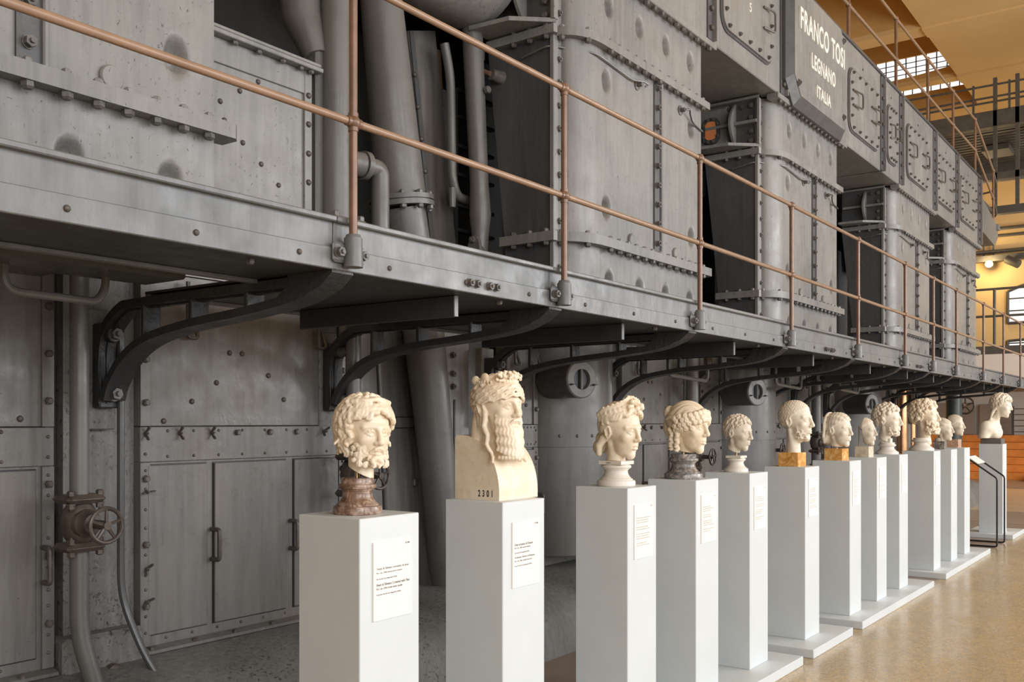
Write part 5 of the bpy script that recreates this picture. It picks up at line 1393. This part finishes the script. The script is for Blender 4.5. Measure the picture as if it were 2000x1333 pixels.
# 9, 10 curly heads
def curly(f, n, r, seed, amp=1.0, c=.09):
    for p, d, R_ in spots(n, seed, lambda p: hairline(*p) < .02):
        q = tuple(Vector(p)+Vector(d)*R_.uniform(.02,.05)*amp); f.sph(q, r*R_.uniform(.8,1.15), .008); f.sph(tuple(Vector(q)+Vector(d)*r*.95), r*.36, .004, True)
def beard(f, n, seed, r, low, full):
    R = random.Random(seed)
    for k in range(n):
        a = R.uniform(-1,1); b = R.uniform(0,1); az = a*98
        if abs(a) < .28 and b < .5: continue
        rr = .235+full*math.sin(math.pi*min(1, b*.8)); p = (math.sin(math.radians(az))*rr, -.12-math.cos(math.radians(az))*rr, -.10-low*b); f.sph(p, R.uniform(.75,1.15)*r, .01)
t, x, y, z = setup(8, 'pale marble head with tight curls and short beard in profile on a white round base')
xh = x; yh = UX(1735, 800, x)[1]; hh = 62*px2m(xh, y)
f = Field((-.56,-.64,-.8), (.56,.68,.64), vox(72))
face(f, neck=(-.68,.1,.2)); curly(f, 210, .06, 9); beard(f, 90, 91, .032, .34, .02)
f.plane_cut((0,.25,-1), .66)
place(f, 'head', t, M['marble_pale'], hh, (xh, yh, Zat(822, xh, y)), yaw=-3, pitch=2)
s_ = px2m(x, y); base_lathe(t, x, y, z, 21.5*s_, 23*s_, M['basestone']); part('neck_support', MB().box(x-.04, x+.04, y-.04, y+.04, z+22*s_, z+31*s_, .003), M['basestone'], t)
t, x, y, z = setup(9, 'cream marble head with thick curls and a full curly beard on a white round base')
xh = x; yh = UX(1808, 800, x)[1]; hh = 62*px2m(xh, y)
f = Field((-.58,-.7,-.9), (.58,.72,.66), vox(72))
face(f, neck=(-.8,.04,.2)); curly(f, 170, .072, 10, 1.3); beard(f, 110, 101, .046, .44, .07)
f.ell((0,-.26,-.42), (.16,.13,.14), .03); f.plane_cut((0,.8,-1), .86)
place(f, 'head', t, M['marble'], hh, (xh, yh, Zat(815, xh, y)), yaw=-3, pitch=-2)
s_ = px2m(x, y); base_lathe(t, x-.02, y, z, 23*s_, 25*s_, M['basestone']); pin(t, x-.02, y, z+.13, z+.21, .006)
# 11 scarfed child, 12 veiled fragment
t, x, y, z = setup(10, 'small weathered marble head in a head scarf on a mottled dark block')
xh = x; yh = UX(1843, 800, x)[1]; hh = 44*px2m(xh, y)
f = Field((-.5,-.62,-.75), (.5,.64,.6), vox(56))
face(f, neck=(-.66,.1,.18), eyes=False, ears=False)
f.shell(SK[0], SK[1], .035, lambda X,Y,Z: hairline(X,Y,Z,.06), lambda X,Y,Z: .012*np.sin(30*(Z-.5*Y)), .015); f.plane_cut((0,0,-1), .62)
place(f, 'head', t, M['marble_grey'], hh, (xh, yh, Zat(840, xh, y)), yaw=-2)
s_ = px2m(x, y); part('base_block', MB().box(x-.06, x+.06, y-.06, y+.06, z, z+16*s_, .002), M['porphyry'], t); part('neck_support', MB().cyl((x,y,z+15*s_), (x,y,z+22*s_), .055, .05, n=14), M['marble_grey'], t)
t, x, y, z = setup(11, 'weathered marble face fragment with a slanting veil on a pink stone block')
xh = x; yh = UX(1872, 800, x)[1]; hh = 40*px2m(xh, y)
f = Field((-.5,-.62,-.6), (.5,.5,.62), vox(52))
face(f, ears=False, eyes=False)
f.shell(SK[0], SK[1], .05, lambda X,Y,Z: hairline(X,Y,Z,.08), None, .012); f.plane_cut((0,.85,-.5), .34); f.plane_cut((0,1,0), .36)
place(f, 'head', t, M['marble_grey'], hh, (xh, yh+.03, Zat(832, xh, y)), yaw=-4)
s_ = px2m(x, y); part('base_block', MB().box(x-.09, x+.09, y-.07, y+.07, z, z+16*s_, .002), M['pinkstone'], t); pin(t, x+.03, y+.05, z+.08, z+.28, .007)
# 13 bust with bare shoulders
t, x, y, z = setup(12, 'pale marble bust with bare shoulders and wavy hair looking down to the right', 'marble bust', 'marble_bust')
xh = x; yh = UX(1957, 800, x)[1]; s_ = px2m(x, y); hh = 44*s_
f = Field((-1.0,-.95,-1.85), (1.0,1.15,.62), vox(44))
face(f, neck=(-.78,.30,.19), ears=False)
f.shell(SK[0], SK[1], .06, lambda X,Y,Z: hairline(X,Y,Z,.08), lambda X,Y,Z: .02*np.sin(34*(Y+.1*np.sin(9*Z)))*np.sin(26*Z), .02)
for p, d, R_ in spots(130, 13, lambda p: hairline(*p) < .03): lock(f, tuple(Vector(p)+Vector(d)*.05), flow_down(p), .2, .035, .045, .02, R_.uniform(0,6), 5, 1.2, .07)
f.chain([(-.25,.25,-.15),(-.3,.32,-.4),(-.25,.36,-.6)], .09, .02, .05); f.chain([(.25,.25,-.15),(.3,.32,-.4),(.25,.36,-.6)], .09, .02, .05)
f.ell((0,.36,-1.15), (.6,.46,.55), .12)
for s in (-1,1): f.ell((s*.58,.40,-1.02), (.28,.38,.30), .16); f.ell((s*.24,.06,-1.22), (.28,.22,.26), .12); f.cap((s*.64,.42,-1.05), (s*.68,.44,-1.45), .29, .26, .1)
f.plane_cut((0,-.12,-1), 1.44)
place(f, 'bust', t, M['marble_pale'], hh, (xh, yh-.0, z+10*s_+1.53*hh*1.28-22.6*s_), yaw=-4, pitch=8)
part('base_block', MB().box(x-.14, x+.14, y-.13, y+.13, z, z+10*s_, .003), M['greyblock'], t)
# ------------------------------------------------------------------ far end of the hall
# overhead crane bridge
t = thing('crane_bridge', 'dark steel crane bridge with walkway rails crossing the far hall', 'crane bridge', (25.5, 1.0, 6.4))
part('girder', MB().box(24.0, 24.25, -9, 6.6, 8.25, 8.62, .01), M['steel'], t)
part('girder', MB().box(27.6, 27.9, -9, 6.6, 7.85, 8.45, .01), M['steel'], t)
for k in range(14):
    xx = 24.35+k*.24; part('floor_slat', MB().box(xx, xx+.11, -9, 6.6, 8.27, 8.31), M['steel'], t)
for yy in (5.35, 4.4, 3.66, 2.7, 1.7):
    part('post', MB().box(24.0, 24.05, yy-.022, yy+.022, 8.6, 9.25), M['steel'], t)
for zz in (9.2, 8.93, 8.82): part('rail', MB().cyl((24.03,-9,zz), (24.03,6.4,zz), .024, n=8), M['steel'], t)
for yy in (3.5, 3.95): part('hanger', MB().box(24.0, 24.08, yy-.04, yy+.04, 6.45, 9.35), M['steel'], t)
for yy in (5.6, 3.3, 1.2):
    part('brace', MB().tube([(24.1,yy,8.3), (27.7,yy-1.0,7.0)], .07, 6).tube([(24.1,yy-1.2,7.3), (27.7,yy,8.0)], .06, 6), M['steel'], t)
part('lower_beam', MB().box(27.5, 27.75, -9, 6.6, 6.95, 7.15).box(24.0, 24.2, -9, 6.0, 7.05, 7.2), M['steel'], t)
part('hoist_plate', MB().box(25.5, 26.3, 3.9, 4.5, 8.1, 8.22), M['steel'], t)
# wall pipes and beam, lamp, spotlight
for zz, r, w in ((7.52,.05,'upper'), (7.3,.05,'second'), (6.82,.06,'third')):
    solo('wall_pipe', MB().cyl((XW-.2,-6,zz), (XW-.2,9.2,zz), r, n=8), M['steel'], 'thin dark pipe along the yellow far wall, %s one' % w, 'pipe')
solo('wall_beam', MB().box(XW-.45, XW-.2, -6, 9.2, 6.5, 6.68), M['steel'], 'dark steel beam along the yellow far wall above the window', 'beam')
for yy in (5.72, 5.45): solo('conduit', MB().cyl((XW-.15,yy,6.6), (XW-.15,yy,8.3), .03, n=6), M['steel'], 'thin upright conduit above the far lamp, %s one' % ('left' if yy > 5.6 else 'right'), 'conduit')
lp = UX(1931, 517, XW-.5)
t = thing('wall_lamp', 'glowing warm lamp hanging on the yellow far wall', 'lamp', (lp[0], lp[1], lp[2]))
part('lamp_lens', MB().sphere(lp, .085, 16, 10), M['lamp'], t)
part('lamp_housing', MB().cyl((lp[0]+.05,lp[1],lp[2]+.02), (lp[0]+.28,lp[1],lp[2]+.1), .12, .08, n=14), M['steel'], t)
part('hanger', MB().cyl((lp[0]+.12,lp[1],lp[2]+.05), (lp[0]+.12,lp[1],6.55), .02, n=6), M['steel'], t)
pl_ = bpy.data.lights.new('lamp_glow', 'POINT'); pl_.energy = 70; pl_.color = (1.0,.74,.36); pl_.shadow_soft_size = .1
po = bpy.data.objects.new('lamp_glow', pl_); COL.objects.link(po); po.location = (lp[0]-.25, lp[1], lp[2])
sp = UX(1978, 512, XW-.6)
t = thing('spotlight', 'grey tube spotlight under the beam of the far wall', 'spotlight', sp)
part('housing', MB().cyl((sp[0],sp[1]+.16,sp[2]+.1), (sp[0]-.1,sp[1]-.18,sp[2]-.1), .13, n=16), M['steel'], t)
part('arm', MB().cyl((sp[0],sp[1]+.05,sp[2]), (sp[0]+.1,sp[1]+.05,6.55), .03, n=6), M['steel'], t)
# mezzanine with railing
t = thing('mezzanine', 'dark mezzanine slab with a thin railing before the far wall', 'mezzanine', (31, 3.5, 3.4))
part('slab', MB().box(29.2, XW-.05, -6, 8.5, 3.42, 3.66), M['steel'], t)
for zz in (5.25, 4.5): part('rail', MB().cyl((29.4,-6,zz), (29.4,8.5,zz), .035, n=8), M['steel'], t)
for yy in (6.3, 4.85, 3.4, 2.0): part('post', MB().cyl((29.4,yy,3.66), (29.4,yy,5.25), .04, n=8), M['steel'], t)
solo('balcony', MB().box(28.6, 28.75, -6, 8.5, 2.75, 3.4), M['whitewall'], 'pale grey balcony front under the mezzanine slab', 'balcony')
# pale lower wall with brown panels
solo('wall_stage', MB().box(31.6, 31.8, -6, 9.1, 0, 3.41), M['whitewall'], kind='structure')
for a, b, z0, z1, w in ((4.72,5.6,1.2,2.1,'left of the ladder rail'), (5.75,6.8,1.2,2.15,'behind the green column'), (3.3,3.55,1.2,2.6,'right of the last bust')):
    solo('stage_screen', MB().box(31.45, 31.58, a, b, z0, z1, .01), M['brownwall'], 'brown grey screen at the end of the hall ' + w, 'screen')
t = thing('ladder_rail', 'grey ladder-like barrier behind the bare-shouldered bust', 'barrier', (30.9, 4.3, 1.2))
for yy in (4.62, 3.72): part('upright', MB().box(30.87, 30.93, yy-.03, yy+.03, 1.2, 2.02), M['pipe_dark'], t)
for k in range(5): part('bar', MB().box(30.89, 30.91, 3.72, 4.62, 1.28+k*.165, 1.305+k*.165), M['pipe_dark'], t)
# orange wooden steps
t = thing('wooden_steps', 'orange wooden steps at the end of the hall beside the last bust', 'steps', (30, 4.2, 0))
for k in range(6):
    part('step', MB().box(29.0+k*.35, 31.5, 2.2, 7.5, k*.2, (k+1)*.2-.006, .006), M['orange'], t)
for k in range(3):
    part('side_step', MB().box(28.4+k*.3, 29.0+k*.3-.004, 2.0, 3.9-k*.3, k*.2, (k+1)*.2-.006, .006), M['orange'], t)
# dark green column past the engine, with a valve
xg = UY(1863, 800, 4.25)[0]
t = thing('green_column', 'dark green round column behind the veiled face fragment', 'column', (xg, 4.25, 0))
part('shaft', MB().cyl((xg,4.25,.3), (xg,4.25,2.9), .155, n=26), flat('dark_green_paint', (.05,.062,.06), .35, 0, .1, 4), t)
part('foot', MB().cyl((xg,4.25,0), (xg,4.25,.3), .2, n=26), M['steel'], t)
handwheel(t, (xg+.35, 4.1, UY(1893,793,4.1)[2]), 'x', .17, M['valve'])
part('valve_stem', MB().cyl((xg,4.1,UY(1893,793,4.1)[2]), (xg+.4,4.1,UY(1893,793,4.1)[2]), .035, n=10), M['valve'], t)
# copper condenser pipes at the end of the engine
for k, (px, r) in enumerate(((1762,.09),(1771,.07),(1781,.07),(1792,.08),(1801,.06))):
    xx = UY(px, 800, 4.35)[0]
    solo('copper_pipe', MB().cyl((xx,4.35,.0), (xx,4.35,2.6), r, n=16), M['copperhot'] if k % 2 == 0 else M['pipe'], '%s of the upright shiny pipes behind the curly bearded heads' % ('leftmost', 'second', 'middle', 'fourth', 'rightmost')[k], 'pipe', 'shiny upright pipes at the end of the engine')
# information stand of thin black rod
t = thing('information_stand', 'thin black rod information stand before the last pedestal', 'information stand', (13.7, 2.4, 0))
for x_ in (13.45, 13.99):
    part('rod', MB().tube(bend([(x_,2.62,.012), (x_,2.19,.012), (x_,2.19,.875), (x_,2.50,1.10), (x_,2.56,1.14)], .03, 4), .011, 8), M['black'], t)
part('cross_rod', MB().cyl((13.45,2.62,.012), (13.99,2.62,.012), .011, n=8), M['black'], t)
part('cross_rod', MB().cyl((13.45,2.56,1.14), (13.99,2.56,1.14), .011, n=8), M['black'], t)
part('panel', MB().prism([(2.42,1.052),(2.54,1.138),(2.536,1.146),(2.416,1.060)], 'x', 13.47, 13.97), M['card'], t)
